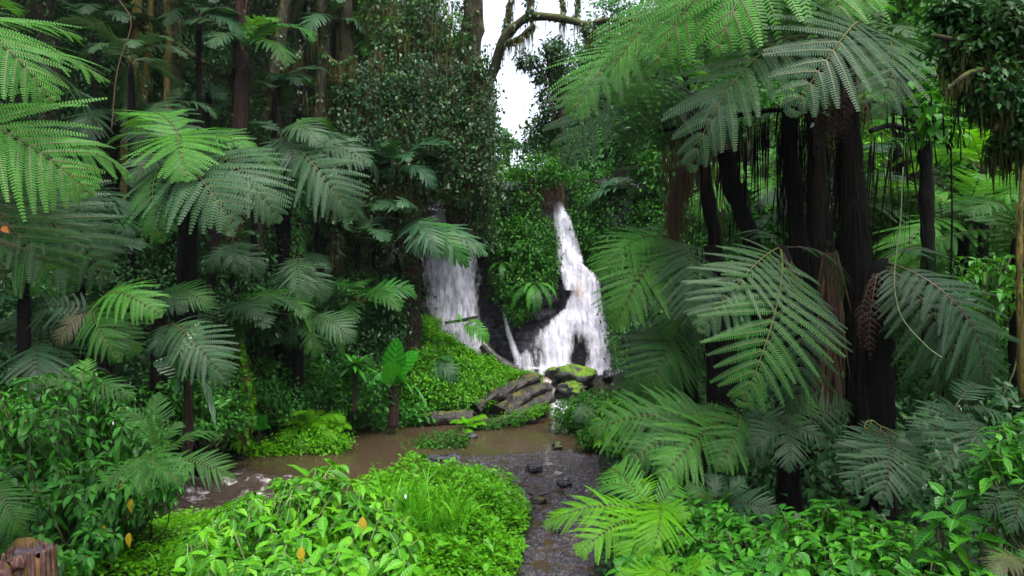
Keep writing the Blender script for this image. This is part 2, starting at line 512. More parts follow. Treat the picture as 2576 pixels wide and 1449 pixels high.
# ------------------------------------------------------------------ ferns
def frond_mesh(name, th0, th1, wid=.27, npin=26, nsub=16, stipe=.13, droop=.22, pw=1.25, seed=0, gap=1.0, sway=0.0):
    """one frond of unit length: stalk, side branches, rows of leaflets; grows along +x, arches in xz"""
    g = np.random.default_rng(seed)
    mb = MB()
    K = 41
    t = np.linspace(0, 1, K)
    th = th0 + (th1 - th0) * t ** pw
    x = np.concatenate([[0], np.cumsum(np.cos((th[1:] + th[:-1]) / 2))]) / (K - 1)
    z = np.concatenate([[0], np.cumsum(np.sin((th[1:] + th[:-1]) / 2))]) / (K - 1)
    y = sway * t ** 2
    pts = np.c_[x, y, z]
    add_tube(mb, pts[::2], .0058 * (1 - .85 * t[::2]), 5, 1, rnd=.5)
    T = nrm(np.gradient(pts, axis=0))
    for i in range(npin):
        s = (i + .5) / npin
        tt = stipe + (1 - stipe) * s ** .93
        k = min(K - 2, int(tt * (K - 1)))
        f = tt * (K - 1) - k
        r0 = pts[k] * (1 - f) + pts[k + 1] * f
        Tn = T[k]
        Nn = nrm(np.cross(Tn, [0, 1.0, 0]))
        if Nn[2] < 0 and abs(th[k]) < 1.5:
            Nn = -Nn
        w = wid * (.5 + .5 * min(1, s / .32)) * max(.04, 1 - max(0, (s - .35) / .65) ** 1.7)
        sp = (1 - stipe) / npin * gap
        for sgn in (1, -1):
            a = math.radians(20 + 34 * s) + g.normal(0, .07)
            d = nrm(np.array([0, sgn, 0]) * math.cos(a) + Tn * math.sin(a) + Nn * g.normal(.05, .06))
            wl = w * (1 + g.normal(0, .08)) * (g.uniform(.35, .8) if g.random() < .05 else 1)
            dr = droop * (1 + g.normal(0, .4))

            def q(u):
                return r0 + d * wl * u - Nn * dr * wl * u * u + Tn * .10 * wl * u * u
            e = nrm(Tn - d * np.dot(Tn, d))
            tone = g.random()
            if nsub == 0:
                m = 6
                V, F = [], []
                for j in range(m + 1):
                    u = j / m
                    h = sp * .52 * (1 - .8 * u ** 2.6) * (1 if j % 2 else .72)
                    c = q(u)
                    V += [c + e * h - Nn * .1 * h, c - e * h - Nn * .1 * h]
                F = np.array([[2 * j, 2 * j + 1, 2 * j + 3, 2 * j + 2] for j in range(m)])
                mb.add(V, F if sgn < 0 else F[:, ::-1], 0, tone)
                continue
            # midrib of the branch
            us = np.linspace(0, 1, 4)
            V = []
            for u in us:
                c = q(u)
                h = .0022 * (1 - .7 * u)
                V += [c + e * h + Nn * .0012, c - e * h + Nn * .0012]
            mb.add(V, np.array([[2 * j, 2 * j + 1, 2 * j + 3, 2 * j + 2] for j in range(3)]), 1, .5)
            n = max(3, int(round(nsub * (wl / wid) ** .8)))
            V, F, rr = [], [], []
            for j in range(n):
                u = (j + .35) / n
                c = q(u)
                d2 = nrm(q(min(1, u + .02)) - c)
                bw = wl / n * (.70 if nsub > 25 else .82)
                pl = sp * (.53 if nsub > 25 else .57) * (1 - .74 * u ** 2.4) * (1 if u > .08 else .7)
                for sg2 in (1, -1):
                    pd = nrm(e * sg2 + d2 * .38)
                    b = len(V)
                    dz = Nn * (.16 * pl + .03 * pl * g.normal())
                    V += [c - Nn * .0004, c + d2 * bw, c + d2 * bw * .9 + pd * pl * .72 - dz * .6, c + pd * pl - dz + d2 * bw * .35,
                          c + pd * pl * .70 - dz * .6 + d2 * bw * .02]
                    F.append([b, b + 1, b + 2, b + 3, b + 4] if sgn * sg2 < 0 else [b + 4, b + 3, b + 2, b + 1, b])
                    rr.append(np.clip(tone * .6 + .4 * g.random(), 0, 1))
            mb.add(V, F, 0, np.array(rr))
    me = mb.mesh(name, smooth=False)
    me.materials.append(M['fern'])
    me.materials.append(M['rachis'])
    return me, np.array([x[-1], 0, z[-1]])


rd = math.radians
FV = {}
for _i, (_n, a, b, kw) in enumerate([
        ('arch', 52, -52, {}), ('flat', 24, -30, {}), ('droop', 16, -78, {}), ('up', 68, -8, {}), ('hang', -30, -88, {}),
        ('wave', 40, -70, dict(pw=1.7))]):
    FV[_n + '_hi'] = frond_mesh('frond', rd(a), rd(b), npin=21, nsub=34, wid=.31, seed=_i, **kw)
    FV[_n + '_hi2'] = frond_mesh('frond', rd(a) + .06, rd(b) - .1, wid=.28, npin=20, nsub=34, seed=60 + _i, sway=.06, droop=.34, **kw)
    FV[_n] = frond_mesh('frond', rd(a), rd(b), npin=18, nsub=22, wid=.31, seed=20 + _i, **kw)
    FV[_n + '_lo'] = frond_mesh('frond', rd(a), rd(b), npin=15, nsub=0, wid=.30, seed=40 + _i, **kw)
FV['ladder'] = frond_mesh('frond', rd(40), rd(-72), wid=.27, npin=17, nsub=33, seed=70, gap=.86, droop=.1)
FV['ladder_flat'] = frond_mesh('frond', rd(22), rd(-50), wid=.30, npin=17, nsub=34, seed=71, gap=.80, droop=.12)
FV['sword'] = frond_mesh('frond', rd(70), rd(-60), wid=.10, npin=30, nsub=0, seed=72, droop=.15, stipe=.06, gap=.9)
FV['sword_droop'] = frond_mesh('frond', rd(30), rd(-85), wid=.11, npin=30, nsub=0, seed=73, droop=.15, stipe=.06, gap=.9)
FV['dead'] = frond_mesh('frond', rd(-40), rd(-92), wid=.13, npin=15, nsub=8, seed=74, droop=.7, gap=.55)


def lod(key, d):
    if key in ('sword', 'sword_droop', 'dead', 'ladder', 'ladder_flat'):
        return key
    if d < 7.2 and R.random() < .5:
        return key + '_hi2'
    return key + ('_hi' if d < 7.2 else '' if d < 12.5 else '_lo')


def place_frond(base, tip, key, mat, parent, face=None, roll=0.0, dark=False, wide=1.0):
    """a frond object whose stalk starts at base and whose end is at tip"""
    base, tip = np.asarray(base, float), np.asarray(tip, float)
    me, T = FV[key]
    ch = tip - base
    L = np.linalg.norm(ch)
    w1 = ch / L
    hint = np.array([0, -.25, 1.0]) if face is None else np.asarray(face, float)
    w3 = hint - w1 * np.dot(hint, w1)
    w3 = nrm(w3 + 1e-5)
    if roll:
        w3 = nrm(w3 * math.cos(roll) + np.cross(w1, w3) * math.sin(roll))
    w2 = np.cross(w3, w1)
    tl = np.linalg.norm(T)
    e1 = T / tl
    e2 = np.array([0, 1.0, 0])
    e3 = np.cross(e1, e2)
    A = np.array([w1, w2, w3]).T @ np.diag([1, wide, 1]) @ np.array([e1, e2, e3]) * (L / tl)
    mw = Matrix([[*A[0], base[0]], [*A[1], base[1]], [*A[2], base[2]], [0, 0, 0, 1]])
    o = bpy.data.objects.new('frond', me)
    C.objects.link(o)
    o.parent = parent
    o.matrix_parent_inverse = parent.matrix_world.inverted()
    o.matrix_world = mw
    for k, q in ((0, M[mat]), (1, M['rachis_dark' if (dark or mat in ('fern_dead', 'fern_dark')) else 'rachis'])):
        o.material_slots[k].link = 'OBJECT'
        o.material_slots[k].material = q
    return o


def fibrous_trunk(root, top, bot, r0, r1, mat='bark_fern', skirt=40, bow=(0, 0), name='trunk'):
    mb = MB()
    top, bot = np.asarray(top), np.asarray(bot)
    mid = (top + bot) / 2 + np.array([bow[0], bow[1], 0])
    pts = curve([bot, mid, top], 26)
    rad = np.linspace(r1, r0, 26)
    rad[-1] *= .6
    add_tube(mb, pts, rad, 12, 0, rough=.28, rs=7.0, off=bot[0])
    if skirt:
        k = R.integers(5, 26, skirt)
        a = R.random(skirt) * 6.283
        p = pts[k] + np.c_[np.cos(a), np.sin(a), np.zeros(skirt)] * (rad[k] * .95)[:, None]
        d = np.c_[np.cos(a) * .12, np.sin(a) * .12, -np.ones(skirt)]
        H = np.linalg.norm(top - bot)
        sd = np.c_[-np.sin(a), np.cos(a), np.zeros(skirt)]
        fb = MB()
        add_ribbons(fb, p, d, H * (.08 + .16 * R.random(skirt)), .006 + .018 * R.random(skirt), .02, 4, 0, side=sd)
    o = mb.build(name, M[mat], root)
    if skirt:
        fb.build('hanging_fibres', M['fibre'] if mat != 'bark_red' else M['fibre_red'], o)
    return o


def tree_fern(label, crown, fronds, ground=None, r=(.10, .15), mat='fern', auto=0, alen=1.5, rise=.35, drop=.6,
              trunk='bark_fern', dead=0, name='tree_fern', cat='tree fern', skirt=40, group=None, az0=None, bow=(0, 0),
              avoid=None, amat=None, crosier=0):
    """crown: (x, y, d) in photo terms; fronds: (x, y, d, shape[, material, face, roll, wide]) ends"""
    c = P(*crown)
    g = ground if ground is not None else np.array([c[0], c[1], float(terrain_z(c[0], c[1]))])
    root = thing(name, label, cat, g, group)
    if trunk:
        fibrous_trunk(root, c, g - np.array([0, 0, .15]), r[0], r[1], trunk, skirt, bow)
    for f in fronds:
        tp = P(*f[:3])
        opt = list(f[4:]) + [None] * 4
        place_frond(c + nrm(tp - c) * .03, tp, lod(f[3], min(f[2], crown[2])), opt[0] or mat, root, opt[1], opt[2] or 0, wide=opt[3] or 1)
    a = R.random() * 6.28 if az0 is None else az0
    for i in range(auto):
        az = a + i * 2.39996 + R.normal(0, .15)
        L = alen * (.75 + .4 * R.random())
        z = R.choice([rise, 0, -drop], p=[.4, .3, .3]) * L + R.normal(0, .08)
        tp = c + np.array([math.cos(az) * L, math.sin(az) * L, z])
        if tp[1] < 1.6:
            continue
        if avoid is not None and avoid(tp):
            continue
        place_frond(c, tp, lod('arch' if z > -.1 else 'droop', max(7.3, tp[1])), amat or mat, root, roll=R.normal(0, .15))
    for i in range(dead):
        az = R.random() * 6.28
        L = alen * (.5 + .35 * R.random())
        tp = c + np.array([math.cos(az) * .22, math.sin(az) * .22, -L])
        o = place_frond(c - np.array([0, 0, .03]), tp, 'dead', 'fern_dead', root, face=(math.cos(az), math.sin(az), .2))
        o['label'] = 'withered brown frond hanging down'
    return root


def fern(label, base, fronds, mat='fern', auto=0, alen=.7, group=None, shape='arch', cat='fern', zup=.55, world=False, hi=True):
    """a fern without a trunk"""
    c = np.asarray(base, float) if world else P(*base)
    root = thing('fern', label, cat, c, group)
    for f in fronds:
        tp = P(*f[:3])
        opt = list(f[4:]) + [None] * 4
        place_frond(c, tp, lod(f[3], min(f[2], c[1])), opt[0] or mat, root, opt[1], opt[2] or 0, wide=opt[3] or 1)
    a = R.random() * 6.28
    for i in range(auto):
        az = a + i * 2.39996 + R.normal(0, .2)
        L = alen * (.7 + .5 * R.random())
        tp = c + np.array([math.cos(az) * L, math.sin(az) * L, L * (zup * (.4 + R.random()) - .1)])
        place_frond(c, tp, lod(shape, c[1]), mat, root, roll=R.normal(0, .15))
    return root


# ------------------------------------------------------------------ shrubs with whorls of leaves
def whorl_shrub(label, tips, base, leaf, ln, mat, name='broadleaf_shrub', cat='shrub', per=7, stem='stem', wr=.48, twig=.006,
                extras=(), under=2, group=None, droop=.35, spread=.9, petiole=.15, severy=2):
    """tips: array (n,3) of shoot ends; each carries a whorl of leaves and older leaves lower on the shoot"""
    root = thing(name, label, cat, base, group)
    base = np.asarray(base, float)
    mb, sb = MB(), MB()
    tips = np.asarray(tips, float)
    n = len(tips)
    sdir = nrm((tips - base) * [.8, .8, 1] + UP * .5 + R.normal(0, .15, (n, 3)))
    pos, dd, ups, lns = [], [], [], []
    lsc = R.choice([.65, .85, 1.05, 1.35], n, p=[.2, .35, .3, .15])
    for i in range(n):
        ax = sdir[i]
        A = nrm(np.cross(ax, [.3, .9, .1]))
        B = np.cross(ax, A)
        ph = R.random() * 6.28
        for lev in range(1 + under):
            m = per - int(R.integers(0, 3)) if lev == 0 else max(2, per - 2 - int(R.integers(0, 2)))
            for j in range(m):
                a = ph + lev * .7 + j * 6.283 / m + R.normal(0, .32)
                rad = A * math.cos(a) + B * math.sin(a)
                el = (R.normal(.35, .3) if lev == 0 else R.normal(-.05, .3))
                d = nrm(rad * spread + ax * el - UP * droop * (.4 + R.random()) * (1 + .5 * lev))
                l = ln * lsc[i] * (.55 + .6 * R.random()) * (1 + .18 * lev)
                pos.append(tips[i] - ax * lev * ln * (.8 + .3 * R.random()) + rad * ln * petiole)
                dd.append(d)
                ups.append(nrm(UP + ax * .5 + R.normal(0, .2, 3)))
                lns.append(l)
        st = tips[i] - ax * ln * (1.0 + 1.2 * under) + R.normal(0, .03, 3)
        if i % severy == 0:
            b = base + np.array([*(R.normal(0, .12, 2)), 0]) + (st - base) * .25
            add_tube(sb, curve([b, (b + st) / 2 + R.normal(0, .05, 3) + UP * .05, st, tips[i]], 8), np.linspace(twig * 1.6, twig * .6, 8), 5)
        else:
            add_tube(sb, np.array([st, (st + tips[i]) / 2, tips[i]]), [twig, twig * .8, twig * .6], 5)
    pos, dd, ups, lns = map(np.array, (pos, dd, ups, lns))
    add_leaves(mb, leaf, pos, dd, ups, lns, lns * wr * (.85 + .3 * R.random(len(lns))), R.random(len(lns)))
    fo = mb.build('foliage', M[mat], root)
    sb.build('stem', M[stem], root)
    for (p, m, nm, l) in extras:
        b = MB()
        add_leaves(b, OVATE, np.array([p]), np.array([[.1, -.35, -1.0]]), np.array([[0, -1, .3]]), l, l * .5, [.5])
        o = b.build(nm, M[m], fo)
        o['label'] = {'leaf_yellow': 'single yellowed leaf hanging among the green ones', 'petal': 'small white flower',
                      'petal_red': 'small red flower', 'leaf_rust': 'single orange leaf'}[m]
    return root


def dome_tips(c, rx, ry, rz, n, front=.0):
    """shoot ends over the top and front of a bush"""
    out = []
    while len(out) < n:
        d = R.normal(size=3)
        d /= np.linalg.norm(d)
        if d[2] < -.25:
            continue
        r = 1 - .45 * R.random() ** 2
        out.append(np.asarray(c) + d * r * np.array([rx, ry, rz]))
    return np.array(out)


def lobe(x, y, d, rx, rz, ry=None):
    """ellipsoid from photo terms: centre pixel, depth, half sizes in pixels"""
    p = P(x, y, d)
    return [*p, rx / FPX * d, (ry if ry else (rx + rz) / 2 / FPX * d), rz / FPX * d]


def bush(label, lobes, n, ln, mat='leaf_slope', name='shrub', cat='shrub', base=None, tpl=LITE, clump=.2, droop=.3, trunk=None,
         moss=0, wr=.5, group=None, fill=.35, trunkmat='bark_moss', per=14, part='foliage', dark=True, stems=5):
    lobes = np.asarray(lobes, float)
    if base is None:
        i = lobes[:, 2].argmin()
        base = np.array([lobes[:, 0].mean(), lobes[:, 1].mean(), lobes[i, 2] - lobes[i, 5]])
    base = np.asarray(base, float)
    root = thing(name, label, cat, base, group)
    mb = MB()
    leaf_mass(mb, lobes, n, ln, tpl, wr, droop, clump=clump, fill=fill, per=per)
    mb.build(part, M[mat], root)
    sb = MB()
    if trunk:
        add_tube(sb, curve(trunk[0], 16), np.linspace(trunk[1], trunk[2], 16), 10, rough=.3, rs=5)
        for l in lobes:
            p = np.asarray(curve(trunk[0], 16)[R.integers(7, 15)])
            add_tube(sb, curve([p, (p + l[:3]) / 2 + R.normal(0, .1, 3), l[:3] + [0, 0, l[5] * .5]], 8),
                     np.linspace(trunk[2] * .8, .015, 8), 7, rough=.3, rs=6)
        sb.build('trunk', M[trunkmat], root)
    else:
        for l in lobes:
            for _ in range(stems):
                e = l[:3] + rand_dir(1)[0] * l[3:6] * .8
                add_tube(sb, curve([base + R.normal(0, .05, 3), (base + e) / 2 + R.normal(0, .06, 3), e], 6), np.linspace(.014, .004, 6), 4)
        sb.build('stem', M['stem'], root)
    if moss:
        hang_moss(root, lobes, moss, .5)
    return root


def hang_moss(root, lobes, n, ln=.5, mat='moss_hang', name='hanging_moss'):
    lobes = np.asarray(lobes, float)
    hb = MB()
    li = R.integers(0, len(lobes), n)
    dr = rand_dir(n)
    p = lobes[li, :3] + dr * lobes[li, 3:6] * (.7 + .35 * R.random(n))[:, None]
    k = 5
    p = np.repeat(p, k, 0) + R.normal(0, .04, (n * k, 3))
    m = len(p)
    add_ribbons(hb, p, np.c_[R.normal(0, .08, (m, 2)), -np.ones(m)], ln * (.3 + .9 * R.random(m)), .008 + .022 * R.random(m), 0, 4,
                side=nrm(np.c_[R.normal(size=(m, 2)), np.zeros(m)]))
    return hb.build(name, M[mat], root)


def mossy_tree(label, pts, r0, r1, mat='bark_moss', branches=(), moss=0, mlen=.35, name='tree', cat='tree', crown=None, cn=0,
               cln=.12, cmat='leaf_dark', ivy=0, ivymat='leaf_vine', group=None, rough=.35, mossmat='moss_hang', ivyln=.09):
    """trunk through the points (bottom to top) with limbs, moss beards, ivy and a crown"""
    pts = np.asarray(pts, float)
    if 11.5 < pts[0][1] < 15.2 and pts[0][0] < -1.5:    # the damp left wall: shaggier
        moss, ivy = int(moss * 2.2), max(ivy, 70 if mat == 'bark_gold' else 420)
    root = thing(name, label, cat, pts[0], group)
    c = curve(pts, 40)
    rad = np.linspace(r0, r1, 40)
    tb = MB()
    add_tube(tb, c, rad, 12, 0, rough=rough, rs=4.0, off=pts[0][0])
    tr = tb.build('trunk', M[mat], root)
    allp, allr = [c], [rad]
    for bpts, b0, b1 in branches:
        bc = curve(bpts, 24)
        br = np.linspace(b0, b1, 24)
        bb = MB()
        add_tube(bb, bc, br, 9, 0, rough=rough, rs=6.0, off=bpts[0][0])
        bb.build('branch', M[mat], root)
        allp.append(bc)
        allr.append(br)
    ap, ar = np.concatenate(allp), np.concatenate(allr)
    if moss:
        k = R.integers(0, len(ap), moss)
        k = np.repeat(k, 6)
        p = ap[k] + R.normal(0, .5, (len(k), 3)) * (ar[k][:, None] * [1, 1, .5] + .03)
        hb = MB()
        m = len(p)
        add_ribbons(hb, p, np.c_[R.normal(0, .08, (m, 2)), -np.ones(m)], mlen * (.25 + .9 * R.random(m)), .006 + .02 * R.random(m), 0, 4,
                    side=nrm(np.c_[R.normal(size=(m, 2)), np.zeros(m)]))
        hb.build('hanging_moss', M[mossmat], tr)
    if ivy:
        k = R.integers(0, len(ap), ivy)
        a = rand_dir(ivy) * [1, 1, .5]
        p = ap[k] + a * (ar[k] * 1.15 + .05 * R.random(ivy))[:, None]
        ib = MB()
        d = nrm(a * .35 + R.normal(0, .3, (ivy, 3)) - UP * .8)
        add_leaves(ib, LITE, p, d, nrm(a + UP * .4), ivyln * (.6 + .7 * R.random(ivy)), ivyln * .75 * (.6 + .7 * R.random(ivy)), R.random(ivy))
        ib.build('ivy', M[ivymat], tr)
    if crown is not None:
        mb = MB()
        leaf_mass(mb, crown, cn, cln, clump=.35, per=22, fill=.5)
        mb.build('crown', M[cmat], root)
    return root


def vine_curtain(root, x0, x1, y0, y1, d0, d1, n, ln, mat='leaf_vine', name='leafy_strand'):
    """leafy strands that hang from height y0 to about y1 (photo terms), each a part of its own"""
    for i in range(n):
        mb = MB()
        x = x0 + (x1 - x0) * R.random()
        d = d0 + (d1 - d0) * R.random()
        ya = y0 + (y1 - y0) * .45 * R.random()
        yb = y1 - (y1 - y0) * .35 * R.random()
        a, b = P(x, ya, d), P(x + R.normal(0, 12), yb, d)
        add_tube(mb, curve([a, (a + b) / 2 + R.normal(0, .07, 3), b], 10), .006, 3, 1)
        m = int(abs(a[2] - b[2]) / ln * 3.2)
        t = R.random(m)
        p = a + (b - a) * t[:, None] + R.normal(0, .09, (m, 3))
        l = ln * (.5 + .8 * R.random(m))
        add_leaves(mb, LITE, p, nrm(R.normal(0, .6, (m, 3)) - UP * .7), nrm(np.array([0, -.8, .6]) + R.normal(0, .4, (m, 3))), l, l * .72,
                   np.clip(R.random() * .5 + .5 * R.random(m), 0, 1))
        mb.build(name, [M[mat], M['root']], root)


def big_leaf(mb, base, d, up, L, W, bend, k=10, mat=0, rnd=.5, stalk=.12, tear=0):
    """one banana-like blade with a raised midrib"""
    d, up = nrm(d), np.asarray(up, float)
    side = nrm(np.cross(up, d))
    t = np.linspace(0, 1, k + 1)
    p = base + np.outer(t * L, d) - np.outer(bend * L * t ** 2, UP)
    V, lc = [], []
    T = nrm(np.gradient(p, axis=0))
    for i in range(k + 1):
        s = max(0, (t[i] - stalk) / (1 - stalk))
        w = W * .5 * (max(.03, math.sin(math.pi * min(1, s ** .72)) ** .65) if s > 0 else .05)
        if tear and i % 3 == 1 and s > .1:
            w *= .86
        n = nrm(np.cross(T[i], side))
        for u in (1, .5, 0, -.5, -1):
            V.append(p[i] + side * w * u - n * (-.16 * w * (1 - abs(u)) + 0) + n * .18 * w * abs(u))
            lc.append([u, t[i]])
    F = [[5 * i + j + 1, 5 * i + j, 5 * i + 5 + j, 5 * i + 6 + j] for i in range(k) for j in range(4)]
    mb.add(V, F, mat, rnd, lc)


def banana(label, base, leaves, h, r=.09, mat='banana'):
    b = P(*base)
    root = thing('banana_plant', label, 'banana plant', b)
    top = b + UP * h
    sb = MB()
    add_tube(sb, curve([b - UP * .1, b + UP * h * .5 + [.02, 0, 0], top], 14), np.linspace(r, r * .55, 14), 10, rough=.25, rs=8)
    sb.build('stem', M['bark_red'], root)
    for (x, y, d, W, bend, up) in leaves:
        tp = P(x, y, d)
        v = tp - top
        L = np.linalg.norm(v) * (1 + bend * .3)
        lb = MB()
        big_leaf(lb, top, v + UP * bend * L, np.asarray(up, float), L, W, bend, rnd=R.random(), tear=1)
        lb.build('leaf', M[mat], root)
    return root


def rock(label, c, r, mat='rock_moss', seed=0, name='boulder', cat='boulder', rough=.35, fs=1.6, tilt=0.0, group=None, flat=False):
    """an uneven stone; c world centre, r half sizes"""
    n, m = 26, 16
    V = []
    for j in range(m + 1):
        for i in range(n):
            a, b = 2 * math.pi * i / n, math.pi * j / m
            d = np.array([math.sin(b) * math.cos(a), math.sin(b) * math.sin(a), math.cos(b)])
            if flat:
                d = d / np.max(np.abs(d)) ** .55
            q = d * (1 + rough * fract(d, fs, seed, 4))
            V.append(q * np.asarray(r))
    V = np.array(V)
    if tilt:
        ca, sa = math.cos(tilt), math.sin(tilt)
        V = np.c_[V[:, 0] * ca - V[:, 2] * sa, V[:, 1], V[:, 0] * sa + V[:, 2] * ca]
    F = [[j * n + i, (j + 1) * n + i, (j + 1) * n + (i + 1) % n, j * n + (i + 1) % n] for j in range(m) for i in range(n)]
    mb = MB()
    mb.add(V, F)
    o = mb.build(name, M[mat])
    o.location = [float(q) for q in c]
    return tag(o, label, cat, group)


def log(label, pts, r0, r1, mat='wood_moss', name='log', cat='log', flat=1.0, rough=.22, rs=4.0, ns=14):
    mb = MB()
    c = curve(pts, 24)
    add_tube(mb, c, np.linspace(r0, r1, 24), ns, rough=rough, rs=rs, flat=flat)
    return tag(mb.build(name, M[mat], smooth=False), label, cat)


# ------------------------------------------------------------------ ground
STREAM = np.array([(-12, 6.9), (-3.6, 7.45), (-2.7, 7.7), (-1.3, 8.65), (-.1, 8.7), (.22, 8.0), (.1, 6.5), (-.05, 4.5), (-.05, -4), (.6, -4),
                   (.65, 5), (.75, 6.5), (1.12, 9), (1.3, 11), (1.55, 12.5), (1.55, 13.9), (1.2, 14.5), (.75, 14.5), (.6, 14.05), (-.9, 13.8),
                   (-2.5, 13.7), (-3.5, 12.8), (-4.0, 10.8), (-4.5, 9), (-12, 8.4)])
BASIN = np.array([(.45, 15.1), (2.0, 15.3), (2.6, 17.2), (-.35, 17.2), (-.1, 15.8)])


def sdist(poly, x, y):
    x, y = np.asarray(x, float), np.asarray(y, float)
    d = np.full(x.shape, 1e9)
    ins = np.zeros(x.shape, bool)
    for (x0, y0), (x1, y1) in zip(poly, np.roll(poly, -1, 0)):
        ex, ey = x1 - x0, y1 - y0
        t = np.clip(((x - x0) * ex + (y - y0) * ey) / (ex * ex + ey * ey), 0, 1)
        d = np.minimum(d, np.hypot(x - x0 - t * ex, y - y0 - t * ey))
        c = ((y0 > y) != (y1 > y)) & (x < (x1 - x0) * (y - y0) / (y1 - y0 + 1e-12) + x0)
        ins ^= c
    return np.where(ins, -d, d)


def terrain_z(x, y):
    x, y = np.asarray(x, float), np.asarray(y, float)
    s = sdist(STREAM, x, y)
    o = np.maximum(s, 0)
    rim = .28 * (1 - np.exp(-o / .35))
    near = rim + .05 * np.minimum(o, 6) + .9 * np.maximum(0, o - 6)
    right = rim + .14 * o + .75 * np.maximum(0, o - 6.0)
    far = rim + .30 * o + 1.35 * np.maximum(0, o - 2.0)
    wl = sstep(7.2, 9.2, y) * sstep(1.0, -.4, x)
    wr = sstep(.2, .6, x)
    out = near * (1 - wl) + far * wl
    out = out * (1 - wr) + right * wr
    # gorge behind the falls
    up = 4.5 + .06 * (y - 17) + .9 * np.maximum(0, x - 1.6) + 1.3 * np.maximum(0, -.9 - x)
    mid = sstep(-3.6, -2.6, x) * sstep(5.5, 4.2, x)
    step = sstep(17.3, 17.9, y)
    low = np.where(y > 14.4, np.minimum(out, 1.0 + .9 * np.maximum(0, x - 2.3)), out)
    z = out * (1 - mid) + mid * (low * (1 - step) + up * step)
    z = np.where((y > 17.9) & (x > 1.6), np.maximum(z, up), z)
    # green mound left of the basin
    h = np.interp(x, [-3, -1.9, -1.3, -.73, -.48, .1, .6], [1.75, 1.6, 1.32, .92, .62, .38, .15]) * sstep(-3.6, -2.4, x) * sstep(1.15, .5, x)
    z = np.where((y > 13.6) & (y < 17.4), np.maximum(z * (1 - sstep(-2.7, -2.2, x) * sstep(13.9, 14.6, y)),
                                                  h * np.exp(-((y - 15.25) / .95) ** 2) + .05), z)
    b = sdist(BASIN, x, y)
    z = np.where(b < .5, z * sstep(.05, .5, b) + .40 * (1 - sstep(.05, .5, b)), z)
    lip = np.exp(-((b - .22) / .16) ** 2) * (1 - np.exp(-(((x - .78) / .26) ** 2 + ((y - 15.1) / .4) ** 2)))
    z = np.where((b > -.1) & (b < .8) & (y < 17), np.maximum(z, .64 * sstep(.25, .6, lip)), z)
    z = np.where(s <= 0, -.30 * sstep(0, -.5, s), z)
    z = np.minimum(z, 13 + .06 * z)
    return z

# ================================================================== setting
def grid_obj(name, xs, ys, zf, mat):
    X, Y = np.meshgrid(xs, ys)
    Z = zf(X, Y)
    V = np.stack([X, Y, Z], -1).reshape(-1, 3)
    nx, ny = len(xs), len(ys)
    i = np.arange(nx - 1)[None] + (np.arange(ny - 1) * nx)[:, None]
    F = np.stack([i, i + 1, i + 1 + nx, i + nx], -1).reshape(-1, 4)
    mb = MB()
    mb.add(V, F)
    return kind(mb.build(name, mat), 'structure')


def lattice(X, Y, s, o):
    out = np.empty(X.size)
    for k, (a, b) in enumerate(zip(X.ravel(), Y.ravel())):
        out[k] = fract((a, b, 0), s, o, 4)
    return out.reshape(X.shape)


xs = np.unique(np.concatenate([np.linspace(-60, -9, 26), np.linspace(-9, 9, 151), np.linspace(9, 60, 26)]))
ys = np.unique(np.concatenate([np.linspace(-8, 3, 12), np.linspace(3, 20, 142), np.linspace(20, 80, 40)]))
grid_obj('ground', xs, ys, lambda X, Y: terrain_z(X, Y) + .07 * lattice(X, Y, 1.3, 2.0) * np.clip(sdist(STREAM, X, Y) * 3, 0, 1), M['soil'])

GRAV = np.array([P(x, y, CAMZ * FPX / (y - CY))[:2] for x, y in [
    (1050, 1172), (1130, 1145), (1330, 1132), (1440, 1124), (1520, 1128), (1620, 1200), (1640, 1300), (1640, 1449), (1640, 1700), (1140, 1700), (1190, 1449), (1240, 1340),
    (1250, 1260), (1200, 1220), (1100, 1205)]])


def grav_z(X, Y):
    s = -sdist(GRAV, X, Y)
    n1 = lattice(X, Y, 4.5, 7.0)
    n2 = lattice(X, Y, 15.0, 3.0)
    return -.16 + .165 * sstep(-.25, .3, s) + .035 * n1 * sstep(-.3, .2, s) + .045 * n2 * sstep(-.3, .2, s)


grid_obj('gravel_bed', np.linspace(-1.7, 1.75, 116), np.linspace(4.0, 11.6, 200), grav_z, M['gravel'])
kind(tag(grid_obj('stream_water', np.linspace(-14, 3.2, 60), np.linspace(-3, 14.9, 60), lambda X, Y: X * 0, M['water']), 'x', 'x'), 'structure')
for k in ('label', 'category'):
    del bpy.data.objects['stream_water'][k]


def rapid_z(X, Y):
    n = lattice(X * .9, Y * 2.2, 2.0, 5.0)
    return .035 + .09 * n + .12 * np.exp(-((Y - 8.9) / .25) ** 2) * (1 + n) - .10 * sstep(9.6, 10.2, Y) - .13 * sstep(-3.0, -2.5, X)


grid_obj('rapids', np.linspace(-5.6, -2.5, 70), np.linspace(7.0, 10.2, 80), rapid_z, M['rapid'])
grid_obj('basin_water', np.linspace(-.6, 2.9, 90), np.linspace(14.9, 17.3, 70), lambda X, Y: np.where(sdist(BASIN, X, Y) < .2, .55 + .03 * lattice(X, Y, 3.0, 1.0), .1), M['basin'])

